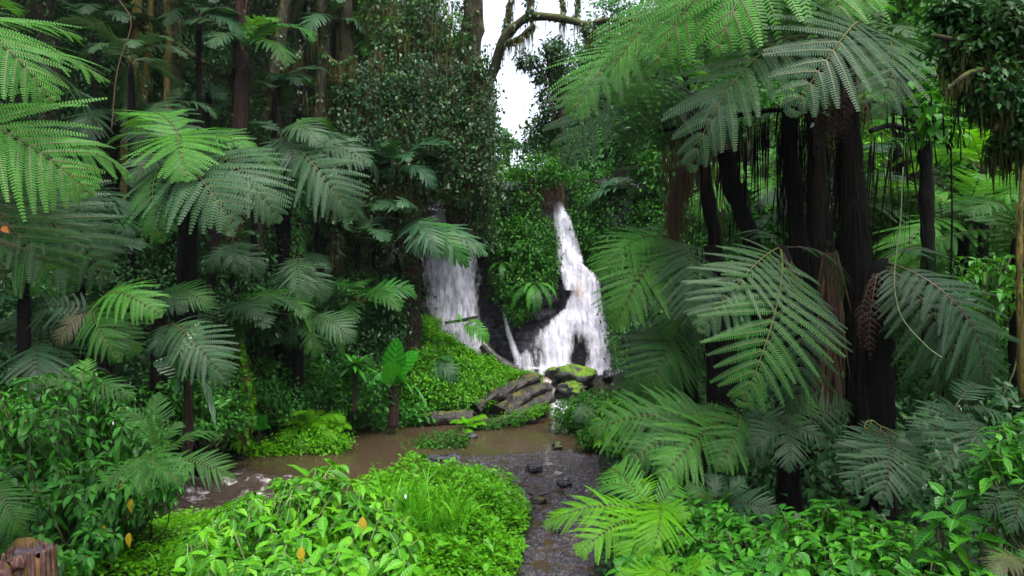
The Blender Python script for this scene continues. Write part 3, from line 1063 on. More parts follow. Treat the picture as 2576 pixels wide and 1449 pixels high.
# ------------------------------------------------------------------ rock wall behind the falls
root = thing('cliff', 'dark wet rock face behind the two waterfalls', 'cliff', (0.4, 17.2, .4))
mb = MB()
nx, nz = 110, 90
V, LCs = [], []
for j in range(nz + 1):
    z = -.2 + 5.3 * j / nz
    for i in range(nx + 1):
        x = -3.8 + 8.6 * i / nx
        # a buttress between the falls, ledges, a recess under the left fall
        y = 17.25 + .10 * (z - 1)
        y -= .75 * math.exp(-((x - .25) / .75) ** 2) * float(sstep(4.6, 2.5, z))
        y -= .55 * float(sstep(3.0, 2.75, z)) * math.exp(-((x - 1.5) / .8) ** 2) * .6
        y -= .8 * float(sstep(1.6, .2, z)) * math.exp(-((x - 1.0) / 1.6) ** 2)
        y -= .5 * float(sstep(.9, 1.8, abs(x - .6))) * float(sstep(.6, 2.6, x))
        p = (x, y, z)
        y += .22 * fract((x, z * 1.5, 0), 1.1, 4.0) + .10 * fract((x * 1.2, z * 2.6, 3), 2.8, 9.0)
        V.append([x, y, z])
F = np.array([[j * (nx + 1) + i, j * (nx + 1) + i + 1, (j + 1) * (nx + 1) + i + 1, (j + 1) * (nx + 1) + i] for j in range(nz) for i in range(nx)])
mb.add(V, F)
mb.build('rock_face', M['rock'], root)


# ------------------------------------------------------------------ falling water
def sheet(name, rows, mat, parent, nx=22, ny=70, dens=None, bulge=.12, layer=0.0, seed=0.0, edge=5, fade=True):
    rows = np.array(rows, float)
    t = np.linspace(0, len(rows) - 1, ny + 1)
    rr = np.stack([np.interp(t, np.arange(len(rows)), rows[:, k]) for k in range(4)], 1)
    V, lc, dn = [], [], []
    v = 0
    prev = None
    for j in range(ny + 1):
        y, xl, xr, d = rr[j]
        c = P((xl + xr) / 2, y, d)
        if prev is not None:
            v += np.linalg.norm(c - prev)
        prev = c
        for i in range(nx + 1):
            u = i / nx
            x = xl + (xr - xl) * u
            p = P(x, y, d)
            b = bulge * (1 - (2 * u - 1) ** 2)
            q = np.array([p[0], p[1] - b - layer + .09 * fract((p[0] * 2.5, p[2] * .8, seed), 1.6, seed), p[2]])
            V.append(q)
            lc.append([p[0] + seed, v])
            e = 1 - abs(2 * u - 1) ** edge
            f = e * (dens(x, y) if dens else 1.0)
            f *= min(1, .35 + 2.5 * j / ny) if fade else 1
            dn.append(f)
    F = np.array([[j * (nx + 1) + i + 1, j * (nx + 1) + i, (j + 1) * (nx + 1) + i, (j + 1) * (nx + 1) + i + 1] for j in range(ny) for i in range(nx)])
    b = MB()
    b.add(V, F, lc=lc)
    o = b.build(name, mat, parent)
    a = o.data.attributes.new('dens', 'FLOAT', 'POINT')
    a.data.foreach_set('value', np.array(dn, np.float32))
    return o


def g2(x, y, cx, cy, sx, sy):
    return math.exp(-((x - cx) / sx) ** 2 - ((y - cy) / sy) ** 2)


wf = thing('waterfall', 'tall white main waterfall plunging in tiers behind the mossy boulder', 'waterfall', P(1430, 935, 16.3))
up_rows = [(488, 1392, 1404, 17.25), (520, 1390, 1420, 17.2), (570, 1390, 1444, 17.1), (620, 1393, 1462, 17.0), (670, 1398, 1478, 16.8), (700, 1408, 1496, 16.55), (730, 1416, 1510, 16.4)]
for L in range(3):
    sheet('upper_tier', up_rows, M['fall'], wf, layer=.07 * L, seed=1.7 * L, dens=lambda x, y: 1.05 - .45 * float(sstep(1440, 1475, x)) - .1 * L)
lo_rows = [(664, 1444, 1466, 16.66), (676, 1436, 1482, 16.6), (688, 1430, 1500, 16.56), (704, 1430, 1512, 16.5), (740, 1430, 1520, 16.4), (775, 1412, 1526, 16.3), (810, 1366, 1538, 16.1), (850, 1318, 1548, 15.9),
           (900, 1280, 1560, 15.7), (940, 1268, 1566, 15.5)]


def lo_d(x, y):
    d = 1.02
    d -= .85 * g2(x, y, 1456, 890, 30, 75)
    d -= .32 * float(sstep(1430, 1330, x)) * float(sstep(960, 900, y))
    d -= .35 * g2(x, y, 1350, 900, 22, 30)
    d -= .35 * g2(x, y, 1475, 705, 20, 30)
    return d


for L in range(3):
    sheet('lower_tier', lo_rows, M['fall'], wf, nx=40, ny=80, edge=4, fade=False, layer=.10 * L, seed=5 + 2.3 * L, dens=lambda x, y: lo_d(x, y) - .12 * L)
sheet('brown_chute', [(676, 1432, 1474, 16.42), (700, 1440, 1480, 16.3), (735, 1436, 1476, 16.15), (760, 1434, 1470, 16.1)], M['fall_brown'], wf, dens=lambda x, y: .62 - .4 * float(sstep(730, 760, y)), layer=.2, seed=3, edge=2)
sheet('side_chute', [(715, 1470, 1500, 16.3), (760, 1480, 1525, 16.25), (800, 1490, 1532, 16.2)], M['fall'], wf, dens=lambda x, y: .45, layer=.2, seed=8)
sheet('upstream_glimpse', [(455, 1286, 1312, 17.5), (490, 1296, 1326, 17.4), (530, 1305, 1338, 17.3)], M['fall'], wf, dens=lambda x, y: .6, seed=4)
b = MB()
for k in range(46):   # churning lumps where the water lands
    x = 1310 + 240 * R.random()
    c = P(x, 938 + R.normal(0, 5), 15.7 + .3 * R.random())
    n = 7
    V = []
    s = .06 + .10 * R.random()
    for j in range(6):
        for i in range(n):
            a, q = 6.283 * i / n, 3.14159 * j / 5
            dd = np.array([math.sin(q) * math.cos(a) * 1.5, math.sin(q) * math.sin(a), math.cos(q) * .7])
            V.append(c + dd * s * (1 + .4 * fract(dd + k, 2, k)))
    b.add(V, np.array([[j * n + i, (j + 1) * n + i, (j + 1) * n + (i + 1) % n, j * n + (i + 1) % n] for j in range(5) for i in range(n)]), lc=np.array(V)[:, :2] * 2)
o = b.build('splash', M['foam'], wf)
a = o.data.attributes.new('dens', 'FLOAT', 'POINT')
a.data.foreach_set('value', np.full(len(o.data.vertices), .75, np.float32))

wl = thing('waterfall', 'wide thin waterfall veiling dark rock at the left of the cliff', 'waterfall', P(1170, 860, 16.8))
le_rows = [(515, 1104, 1182, 16.35), (575, 1076, 1196, 16.35), (625, 1054, 1212, 16.35), (690, 1050, 1222, 16.3), (760, 1056, 1222, 16.25), (820, 1080, 1222, 16.2), (880, 1150, 1240, 16.1), (900, 1190, 1245, 16.1)]
for L in range(3):
    sheet('water_sheet', le_rows, M['fall'], wl, nx=36, layer=.06 * L, seed=11 + 3 * L, fade=False,
          edge=4, dens=lambda x, y: .80 + .35 * g2(x, y, 1135, 560, 30, 70) + .25 * g2(x, y, 1165, 760, 22, 120) - .3 * g2(x, y, 1090, 700, 25, 60) - .2 * g2(x, y, 1195, 700, 16, 80) + .22 * g2(x, y, 1140, 640, 40, 80) - .1 * float(sstep(1180, 1215, x)) - .04 * L)
wt = thing('waterfall', 'narrow thread of water sliding down bare black rock between the two falls', 'waterfall', P(1310, 925, 16.1))
for L in range(2):
    sheet('water_thread', [(772, 1258, 1268, 16.5), (800, 1264, 1278, 16.45), (840, 1270, 1290, 16.35), (880, 1282, 1306, 16.25), (915, 1290, 1326, 16.1), (932, 1292, 1336, 16.0)],
          M['fall'], wt, nx=12, layer=.10 + .05 * L, dens=lambda x, y: .82, seed=2 + L, edge=3)
sheet('water_thread', [(690, 1244, 1249, 16.6), (730, 1243, 1251, 16.55), (765, 1242, 1252, 16.5)], M['fall'], wt, nx=6, layer=.15, dens=lambda x, y: .5, edge=2)
wc = thing('waterfall', 'small brownish cascade spilling between the boulder and the fallen logs', 'waterfall', P(1405, 1045, 14.2))
for L in range(2):
    sheet('water_sheet', [(944, 1352, 1392, 15.3), (960, 1362, 1404, 15.1), (975, 1380, 1416, 14.95), (1000, 1388, 1418, 14.75), (1003, 1388, 1424, 14.7)],
          M['fall_brown'], wc, nx=16, layer=.05 * L, dens=lambda x, y: .95, seed=6 + L)
sheet('foam_tail', [(1000, 1384, 1432, 14.7), (1020, 1378, 1438, 14.45), (1040, 1380, 1420, 14.2), (1058, 1384, 1412, 13.95)], M['foam'], wc, nx=16, dens=lambda x, y: 1.05 - .4 * float(sstep(1035, 1060, y)), layer=.05, seed=3)
for (x, y, s) in ((1382, 1056, 9), (1392, 1060, 6)):
    pass

# ------------------------------------------------------------------ stones and logs by the water
rock('large boulder coated in bright green moss in front of the main fall', P(1442, 950, 15.0), (.50, .35, .24), seed=3, fs=1.5, rough=.5)
rock('lower dark boulder with a mossy cap beside the brown cascade', P(1438, 984, 14.6), (.30, .28, .18), seed=8, rough=.5)
rock('small dark stone at the right end of the splash pool', P(1530, 945, 15.0), (.12, .12, .12), seed=12, mat='rock')
rock('lone mossy pebble in the pool near the right bank', P(1402, 1126, 11.3) + [0, 0, .02], (.075, .06, .06), seed=5, name='stone', cat='stone')
rock('pale wet stone at the foot of the small cascade', P(1383, 1056, 13.9), (.07, .06, .05), seed=9, mat='cut', name='stone', cat='stone')
rock('flat dark stone beside the small leafy islet', P(1187, 1098, 12.2), (.11, .1, .05), seed=21, mat='rock', name='stone', cat='stone')
rock('dark stone at the head of the gravel bar', P(1140, 1152, 10.75), (.13, .1, .07), seed=22, mat='rock', name='stone', cat='stone')
rock('long low dark stone left of the gravel bar', P(1100, 1155, 10.6), (.2, .08, .06), seed=23, mat='rock', name='stone', cat='stone')
rock('black rock hump standing out of the main fall', P(1352, 905, 16.0), (.22, .25, .26), seed=31, mat='rock')
rock('second black rock hump at the foot of the thin falls', P(1328, 915, 15.9), (.15, .2, .17), seed=32, mat='rock')
rock('tall dark rock seen through the main fall veil', P(1452, 900, 16.75), (.22, .2, .50), seed=33, mat='rock')
rock('angular dark stone in the middle of the gravel bar', P(1345, 1175, 9.9), (.10, .08, .05), seed=41, mat='rock', name='stone', cat='stone', flat=True)
rock('low black stone by the right edge of the gravel bar', P(1420, 1215, 9.2), (.09, .07, .035), seed=42, mat='rock', name='stone', cat='stone', flat=True)
rock('brownish stone where the stony channel narrows beside the ground cover', P(1352, 1258, 8.5), (.10, .08, .05), seed=43, mat='wood_moss', name='stone', cat='stone')
rock('small flat stone low in the narrow channel', P(1400, 1330, 7.5), (.06, .05, .03), seed=44, mat='rock', name='stone', cat='stone')
log('short dark twig lying on the gravel bar', [P(1330, 1240, 8.8), P(1352, 1246, 8.75), P(1385, 1240, 8.8)], .014, .009, 'wood_wet', name='stick', cat='stick')
sb = MB()
for k in range(900):   # loose stones on the bar
    x, y = R.uniform(-1.5, 1.6), R.uniform(4.6, 10.9)
    if float(sdist(GRAV, np.array([x]), np.array([y]))[0]) > -.08:
        continue
    r = .012 + .03 * R.random() ** 3
    V = []
    for j in range(5):
        for i in range(7):
            a, q = 6.283 * i / 7, 3.14159 * j / 4
            dd = np.array([math.sin(q) * math.cos(a), math.sin(q) * math.sin(a), .55 * math.cos(q)])
            V.append(np.array([x, y, .0]) + dd * r * (1 + .35 * R.normal()))
    sb.add(V, np.array([[j * 7 + i, (j + 1) * 7 + i, (j + 1) * 7 + (i + 1) % 7, j * 7 + (i + 1) % 7] for j in range(4) for i in range(7)]))
kind(sb.build('gravel', M['rock']), 'stuff')

log('dark wet fallen trunk lying along the foot of the rock face', [P(1215, 868, 15.9), P(1250, 905, 15.8), P(1300, 930, 15.65), P(1345, 943, 15.5), P(1390, 946, 15.3)], .11, .13, 'wood_wet')
log('upper mossy slab of wood leaning down towards the pool', [P(1196, 1028, 13.9), P(1250, 995, 14.1), P(1300, 970, 14.3), P(1345, 950, 14.5)], .21, .17, flat=.62, rough=.55, rs=2.6, ns=22)
log('thick broken trunk section with bare grey flank on the log pile', [P(1262, 1040, 13.7), P(1300, 1010, 13.9), P(1345, 985, 14.1), P(1385, 975, 14.2)], .23, .17, 'wood_moss', flat=.68, rough=.5, rs=2.8, ns=22)
log('lowest leaning log of the pile, ending at the cascade', [P(1290, 1052, 13.6), P(1340, 1028, 13.8), P(1388, 1000, 14.0)], .14, .11, 'wood_moss', rough=.5, rs=3.5, ns=20)
log('horizontal mossy log resting on the far edge of the pool', [P(1048, 1056, 13.35), P(1100, 1055, 13.4), P(1150, 1054, 13.45), P(1188, 1050, 13.5)], .15, .13, rough=.4, ns=20)
log('low mossy log half sunk in front of the log pile', [P(1180, 1072, 13.1), P(1235, 1064, 13.25), P(1300, 1058, 13.4), P(1345, 1056, 13.5)], .13, .08, 'wood_moss', rough=.35)
log('thin bare stick poking out of the green mound by the left fall', [P(1120, 812, 15.8), P(1160, 806, 15.75), P(1203, 797, 15.7)], .03, .035, 'wood_wet', name='stick', cat='stick')

# stump in the lower left corner
st = thing('tree_stump', 'broken tree stump with pale splintered rim in the lower left corner', 'tree stump', P(70, 1560, 4.25))
b = MB()
top, bot = P(74, 1385, 4.25), P(72, 1600, 4.25)
n, K = 22, 14
V, F = [], []
for j in range(K + 1):
    t = j / K
    for i in range(n):
        a = 6.283 * i / n
        c = bot + (top - bot) * t
        rr = .115 * (1 + .18 * math.sin(3 * a + 1) + .12 * fract((math.cos(a), math.sin(a), t * 2), 2, 1))
        z = 0 if j < K else .05 * fract((math.cos(a) * 2, math.sin(a) * 2, 0), 2.2, 3) + .05 * max(0, math.cos(a - 2.6))
        V.append(c + [rr * math.cos(a), rr * math.sin(a), z])
F = [[j * n + i, j * n + (i + 1) % n, (j + 1) * n + (i + 1) % n, (j + 1) * n + i] for j in range(K) for i in range(n)]
b.add(V, F)
b.build('bark', M['barkless'], st)
b = MB()
V = [top + [0, 0, -.02]]
for q in (.5, .93):
    for i in range(n):
        a = 6.283 * i / n
        rr = .115 * q * (1 + .18 * math.sin(3 * a + 1) + .12 * fract((math.cos(a), math.sin(a), 2), 2, 1))
        V.append(top + [rr * math.cos(a), rr * math.sin(a), -.012 + .02 * R.normal() * (q > .6)])
b.add(V, [[0, 1 + i, 1 + (i + 1) % n] for i in range(n)] + [[1 + i, 1 + n + i, 1 + n + (i + 1) % n, 1 + (i + 1) % n] for i in range(n)])
b.build('cut_top', M['cut_dark'], st)
b = MB()
for k in range(34):     # loose bark slats round the rim
    a = 6.283 * k / 34 + R.normal(0, .12)
    rr = .118 * (1 + .18 * math.sin(3 * a + 1))
    p = top + [rr * math.cos(a), rr * math.sin(a), 0]
    z1 = .012 + .02 * R.random()
    pts = [p + [0, 0, -.5], p + [.003, 0, -.3 * R.random() - .1], p + [0, 0, -.02], p + [.003 * R.normal(), 0, z1]]
    add_tube(b, curve(pts, 10), np.array([.012, .014, .015, .014, .015, .014, .013, .012, .010, .005]) * R.uniform(.35, .85), 6, rough=.6, rs=22)
for (x, y, s_, zs) in ((14, 1452, .05, .9), (44, 1418, .034, 1.2), (-10, 1440, .06, 1)):
    c = P(x, y, 4.12)
    V = []
    for jj in range(9):
        for ii in range(12):
            a, q = 6.283 * ii / 12, 3.14159 * jj / 8
            dd = np.array([math.sin(q) * math.cos(a), math.sin(q) * math.sin(a), math.cos(q) * zs])
            V.append(c + dd * s_ * (1 + .55 * fract(dd + x, 1.8, y, 4)))
    b.add(V, np.array([[jj * 12 + ii, (jj + 1) * 12 + ii, (jj + 1) * 12 + (ii + 1) % 12, jj * 12 + (ii + 1) % 12] for jj in range(8) for ii in range(12)]))
b.build('splinters', M['cut'], st)

# ================================================================== ferns on the left
F_ = (0, -1, .45)      # frond face turned to the camera
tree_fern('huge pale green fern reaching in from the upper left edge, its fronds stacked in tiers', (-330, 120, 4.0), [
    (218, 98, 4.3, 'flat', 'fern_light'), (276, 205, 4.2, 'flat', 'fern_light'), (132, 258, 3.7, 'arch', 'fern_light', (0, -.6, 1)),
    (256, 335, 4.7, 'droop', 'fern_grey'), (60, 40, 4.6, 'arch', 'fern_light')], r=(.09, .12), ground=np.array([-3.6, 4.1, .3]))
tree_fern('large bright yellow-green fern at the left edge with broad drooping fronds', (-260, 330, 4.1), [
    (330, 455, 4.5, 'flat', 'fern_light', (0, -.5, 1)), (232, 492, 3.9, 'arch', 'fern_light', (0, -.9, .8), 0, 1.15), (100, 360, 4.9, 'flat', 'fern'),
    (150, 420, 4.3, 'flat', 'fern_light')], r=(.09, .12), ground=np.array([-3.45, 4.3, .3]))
f = tree_fern('big dark fern under the bright ones at the left edge with long comb-like fronds', (-160, 400, 4.3), [
    (276, 712, 4.4, 'ladder', 'fern_grey', (.2, -.9, .6), 0, 1.2), (175, 742, 4.2, 'ladder', 'fern', (.2, -.9, .5)), (285, 610, 4.7, 'ladder_flat', 'fern_grey', (0, -.8, .7), 0, 1.1),
    (20, 705, 4.0, 'ladder', 'fern_bronze', (.2, -1, .3)), (300, 520, 5.3, 'flat', 'fern_dark'), (210, 640, 4.2, 'ladder_flat', 'fern_grey', (.2, -.9, .6))], r=(.09, .12), ground=np.array([-3.4, 4.7, .3]))
b = MB()
add_leaves(b, OVATE, np.array([P(6, 570, 3.85)]), np.array([[.6, -.2, -.5]]), np.array([[0, -1, .4]]), .05, .035, [.5])
b.build('withered_leaflet', M['leaf_rust'], f)['label'] = 'single bright orange withered leaflet'

tree_fern('mid-sized tree fern left of centre with fresh light green upper fronds and a dark trunk', (478, 395, 9.3), [
    (262, 372, 9.0, 'arch', 'fern'), (330, 470, 8.4, 'droop', 'fern_grey', F_), (408, 612, 8.0, 'droop', 'fern', (-.2, -1, .35)),
    (592, 572, 7.9, 'droop', 'fern_grey', (0, -1, .4), 0, 1.2), (703, 560, 8.6, 'arch', 'fern_grey', (.2, -.8, .6)), (705, 452, 9.2, 'arch', 'fern'),
    (470, 455, 7.9, 'arch', 'fern_light', (0, -.7, .8), 0, 1.3), (640, 385, 9.0, 'arch', 'fern_light', (0, -.6, .9)), (345, 330, 10.2, 'arch', 'fern_light'),
    (560, 350, 10.4, 'up', 'fern_dark')], r=(.11, .15), bow=(-.05, 0), dead=3, alen=1.3)
tree_fern('tree fern high on the left slope with an open fan crown on a slim trunk', (612, 128, 13.0), [
    (455, 62, 12.2, 'arch', 'fern_grey', (0, -.6, .9)), (500, 45, 13.5, 'arch', 'fern_dark'), (698, 55, 12.4, 'arch', 'fern_light'), (795, 105, 12.6, 'arch', 'fern'), (725, 165, 12.2, 'droop', 'fern'),
    (560, 60, 14, 'up', 'fern_grey'), (530, 120, 12, 'arch', 'fern_grey', F_)], ground=P(596, 480, 13.2), trunk='bark_red', r=(.10, .16), dead=2, alen=1.4)
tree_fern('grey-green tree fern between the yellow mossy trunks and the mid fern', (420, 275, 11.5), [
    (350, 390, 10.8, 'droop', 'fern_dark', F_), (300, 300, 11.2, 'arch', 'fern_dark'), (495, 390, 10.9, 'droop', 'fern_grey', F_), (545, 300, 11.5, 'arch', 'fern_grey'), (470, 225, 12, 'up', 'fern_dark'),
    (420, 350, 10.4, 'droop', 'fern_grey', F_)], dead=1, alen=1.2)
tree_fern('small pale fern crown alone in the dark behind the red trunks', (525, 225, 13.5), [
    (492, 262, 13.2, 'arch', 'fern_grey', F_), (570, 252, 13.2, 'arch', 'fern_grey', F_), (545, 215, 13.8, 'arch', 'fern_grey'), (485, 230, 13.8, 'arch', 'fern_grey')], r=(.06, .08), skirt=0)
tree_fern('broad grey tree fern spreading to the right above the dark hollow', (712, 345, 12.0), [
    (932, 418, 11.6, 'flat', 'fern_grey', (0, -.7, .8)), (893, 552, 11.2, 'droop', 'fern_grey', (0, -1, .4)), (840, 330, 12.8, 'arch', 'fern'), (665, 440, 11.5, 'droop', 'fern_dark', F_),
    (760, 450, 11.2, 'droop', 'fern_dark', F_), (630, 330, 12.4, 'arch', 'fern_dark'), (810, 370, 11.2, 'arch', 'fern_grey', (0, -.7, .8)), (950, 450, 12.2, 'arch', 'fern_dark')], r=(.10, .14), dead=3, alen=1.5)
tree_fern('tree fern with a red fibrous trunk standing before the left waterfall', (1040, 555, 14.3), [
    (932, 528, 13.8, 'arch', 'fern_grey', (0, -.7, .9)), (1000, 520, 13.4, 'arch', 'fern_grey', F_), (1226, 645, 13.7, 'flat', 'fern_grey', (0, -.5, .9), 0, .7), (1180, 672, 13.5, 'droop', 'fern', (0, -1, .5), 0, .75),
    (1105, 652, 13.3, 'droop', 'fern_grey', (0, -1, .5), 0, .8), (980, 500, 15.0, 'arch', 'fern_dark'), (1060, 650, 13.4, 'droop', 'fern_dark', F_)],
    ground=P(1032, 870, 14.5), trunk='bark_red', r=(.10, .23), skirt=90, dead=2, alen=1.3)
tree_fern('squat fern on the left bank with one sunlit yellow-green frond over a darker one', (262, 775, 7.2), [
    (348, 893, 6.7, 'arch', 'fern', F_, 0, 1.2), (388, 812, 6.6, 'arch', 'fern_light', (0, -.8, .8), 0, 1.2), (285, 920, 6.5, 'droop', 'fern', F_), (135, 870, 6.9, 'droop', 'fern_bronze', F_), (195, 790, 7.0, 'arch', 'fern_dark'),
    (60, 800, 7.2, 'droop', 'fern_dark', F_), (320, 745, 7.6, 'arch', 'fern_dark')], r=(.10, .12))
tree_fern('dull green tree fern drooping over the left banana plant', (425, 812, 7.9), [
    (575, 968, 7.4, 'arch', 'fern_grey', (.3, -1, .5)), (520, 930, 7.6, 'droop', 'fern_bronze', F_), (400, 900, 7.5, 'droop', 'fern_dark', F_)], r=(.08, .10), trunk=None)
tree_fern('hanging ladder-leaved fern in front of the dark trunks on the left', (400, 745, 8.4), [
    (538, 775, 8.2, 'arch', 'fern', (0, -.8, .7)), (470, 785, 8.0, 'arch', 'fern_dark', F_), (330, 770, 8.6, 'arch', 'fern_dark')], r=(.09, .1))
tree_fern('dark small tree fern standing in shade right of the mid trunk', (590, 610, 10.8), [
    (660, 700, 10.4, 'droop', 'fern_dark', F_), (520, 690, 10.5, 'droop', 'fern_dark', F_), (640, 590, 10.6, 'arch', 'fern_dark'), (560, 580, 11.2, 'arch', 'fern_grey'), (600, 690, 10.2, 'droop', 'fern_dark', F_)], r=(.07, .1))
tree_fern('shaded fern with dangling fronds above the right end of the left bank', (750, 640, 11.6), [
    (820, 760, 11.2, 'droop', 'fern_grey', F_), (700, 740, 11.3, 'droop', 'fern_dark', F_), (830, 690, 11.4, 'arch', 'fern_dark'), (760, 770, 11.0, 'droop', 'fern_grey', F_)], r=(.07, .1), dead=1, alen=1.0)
tree_fern('slender grey fern leaning out over the vine-hung bank beside the pool', (775, 800, 11.4), [
    (890, 860, 11.0, 'arch', 'fern_grey', (0, -.8, .7)), (800, 900, 11.0, 'droop', 'fern', F_), (720, 880, 11.2, 'droop', 'fern_dark', F_), (835, 810, 11.3, 'arch', 'fern')], r=(.06, .08), trunk=None)
tree_fern('large feathery fern in front of the left shrub reaching over the rapids', (400, 1150, 4.9), [
    (592, 1205, 4.9, 'flat', 'fern', (.1, -.7, .9), 0, 1.1), (240, 1235, 4.6, 'flat', 'fern', (0, -.8, .8)), (345, 1250, 4.4, 'arch', 'fern', F_), (460, 1062, 5.0, 'arch', 'fern', (0, -.8, .7)), (300, 1030, 4.9, 'arch', 'fern'),
    (565, 1110, 5.1, 'arch', 'fern'), (450, 1235, 4.4, 'arch', 'fern', F_), (410, 985, 5.0, 'up', 'fern', F_)], r=(.05, .06), trunk=None, name='fern', cat='fern')
fern('dim fern low on the near left bank beside the rapids', (345, 1330, 6.2), [
    (430, 1290, 6.0, 'arch', 'fern_dark'), (275, 1330, 6.0, 'arch', 'fern_dark', F_), (345, 1395, 5.9, 'droop', 'fern_dark', F_), (400, 1360, 6.0, 'arch', 'fern_dark', F_), (300, 1280, 6.1, 'arch', 'fern_dark')])
fern('narrow fern frond cluster at the far left above the stump', (-30, 1190, 4.6), [
    (62, 1345, 4.5, 'droop', 'fern', (.5, -.8, .3)), (20, 1390, 4.5, 'droop', 'fern_dark', (.5, -.8, .3)), (90, 1240, 4.8, 'arch', 'fern_dark')])
fern('ferns arching out of the left broadleaf shrub near its top', (210, 985, 6.2), [
    (330, 1015, 6.0, 'arch', 'fern', (0, -.7, .8)), (60, 960, 6.2, 'flat', 'fern'), (220, 900, 6.4, 'flat', 'fern_light'), (130, 1240, 5.9, 'droop', 'fern', F_), (185, 1150, 5.9, 'droop', 'fern', F_)])

# ferns and rosettes along the far left bank
fern('yellow-green sword fern clump on the mossy point left of the pool', (778, 1085, 11.5), [
    (690, 1060, 11.4, 'arch', 'fern_lime'), (870, 1060, 11.3, 'arch', 'fern_lime'), (760, 1140, 11.0, 'droop', 'fern_light', F_), (840, 1110, 11.1, 'arch', 'fern_lime'), (720, 1040, 11.6, 'up', 'fern_lime'), (815, 1030, 11.7, 'up', 'fern_lime'),
    (700, 1110, 11.1, 'arch', 'fern_lime'), (785, 1030, 11.6, 'up', 'fern_lime')], mat='fern_lime', auto=9, alen=.5)
fern('low lime fern at the right end of the mossy point', (835, 1085, 11.4), [(885, 1080, 11.3, 'arch'), (800, 1060, 11.3, 'arch'), (860, 1050, 11.4, 'up'), (840, 1110, 11.1, 'arch')], mat='fern_lime', auto=6, alen=.35)
fern('little bright fern on the half sunk log by the pool', (1178, 1080, 12.9), [(1130, 1065, 12.8, 'arch'), (1225, 1070, 12.8, 'arch'), (1160, 1048, 12.9, 'up'), (1200, 1050, 12.9, 'up'), (1180, 1100, 12.6, 'droop')], mat='fern_lime', auto=5, alen=.3)
fern('feathery pale fern alone on the green mound slope', (1090, 905, 14.2), [(1150, 960, 13.9, 'droop', 'fern_grey', F_), (1110, 970, 13.9, 'droop', 'fern', F_), (1140, 915, 14.0, 'arch', 'fern'), (1060, 900, 14, 'arch', 'fern')])
fern('thin fern on the crest of the green mound beneath the stick', (1160, 815, 15.4), [(1215, 822, 15.3, 'arch', 'fern_light'), (1150, 790, 15.5, 'up', 'fern_light'), (1230, 860, 15.2, 'droop', 'fern_light', F_), (1120, 820, 15.3, 'arch', 'fern')])

# ferns hanging on the rock pillar between the falls
fern('cluster of sword ferns drooping from the foot of the leafy pillar between the falls', (1345, 715, 16.0), [
    (1300, 770, 15.7, 'sword_droop', 'fern'), (1330, 790, 15.6, 'sword_droop', 'fern_light'), (1358, 790, 15.6, 'sword_droop', 'fern'), (1385, 785, 15.6, 'sword_droop', 'fern'), (1400, 755, 15.7, 'sword_droop', 'fern_light'), (1278, 755, 15.8, 'sword_droop', 'fern'),
    (1318, 745, 15.6, 'sword_droop', 'fern_light'), (1372, 750, 15.6, 'sword_droop', 'fern'), (1290, 800, 15.7, 'sword_droop', 'fern'), (1345, 800, 15.6, 'sword_droop', 'fern')])
fern('second tuft of sword ferns higher on the left side of the leafy pillar', (1262, 660, 16.2), [
    (1230, 700, 16.0, 'sword_droop', 'fern'), (1262, 720, 15.9, 'sword_droop', 'fern'), (1290, 690, 16.0, 'sword_droop', 'fern_light'), (1240, 640, 16.1, 'sword', 'fern')])

# ================================================================== ferns on the right
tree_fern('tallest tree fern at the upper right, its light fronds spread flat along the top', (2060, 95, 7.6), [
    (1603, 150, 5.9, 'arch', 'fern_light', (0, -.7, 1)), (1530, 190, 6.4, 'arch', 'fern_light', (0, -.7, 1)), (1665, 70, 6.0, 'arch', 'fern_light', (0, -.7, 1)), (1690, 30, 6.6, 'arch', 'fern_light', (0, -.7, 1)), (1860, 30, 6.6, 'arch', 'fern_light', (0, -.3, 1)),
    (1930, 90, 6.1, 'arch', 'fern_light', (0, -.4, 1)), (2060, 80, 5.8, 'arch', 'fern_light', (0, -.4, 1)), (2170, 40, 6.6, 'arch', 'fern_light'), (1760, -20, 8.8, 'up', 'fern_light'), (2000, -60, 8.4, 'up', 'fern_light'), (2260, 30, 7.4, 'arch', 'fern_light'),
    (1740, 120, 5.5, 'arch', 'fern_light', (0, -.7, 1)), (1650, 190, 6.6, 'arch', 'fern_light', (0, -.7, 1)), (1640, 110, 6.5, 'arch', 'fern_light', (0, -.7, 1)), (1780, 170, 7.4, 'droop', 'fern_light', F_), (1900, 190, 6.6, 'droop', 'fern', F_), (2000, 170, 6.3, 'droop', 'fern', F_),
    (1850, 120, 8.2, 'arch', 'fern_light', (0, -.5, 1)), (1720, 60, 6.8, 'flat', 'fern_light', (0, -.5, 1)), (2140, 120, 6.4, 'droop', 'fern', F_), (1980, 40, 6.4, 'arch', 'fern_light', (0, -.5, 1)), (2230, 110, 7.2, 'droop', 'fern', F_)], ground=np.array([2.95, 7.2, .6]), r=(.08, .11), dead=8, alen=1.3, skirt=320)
tree_fern('tree fern on the thickest black trunk with silvery comb fronds drooping towards the viewer', (2120, 150, 6.6), [
    (1735, 432, 5.7, 'ladder', 'fern_grey', (-.45, -.8, .6), 0, .95), (1985, 292, 5.2, 'ladder', 'fern_grey', (0, -1, .5), 0, 1.15), (2215, 298, 5.3, 'ladder', 'fern_grey', (.1, -1, .5), 0, 1.15), (2295, 95, 5.6, 'ladder_flat', 'fern_grey', (0, -.8, .8)),
    (2210, 40, 6.0, 'arch', 'fern_grey'), (2330, 230, 6.4, 'arch', 'fern')], ground=np.array([3.14, 6.3, .5]), r=(.09, .17), dead=9, alen=1.2, skirt=420)
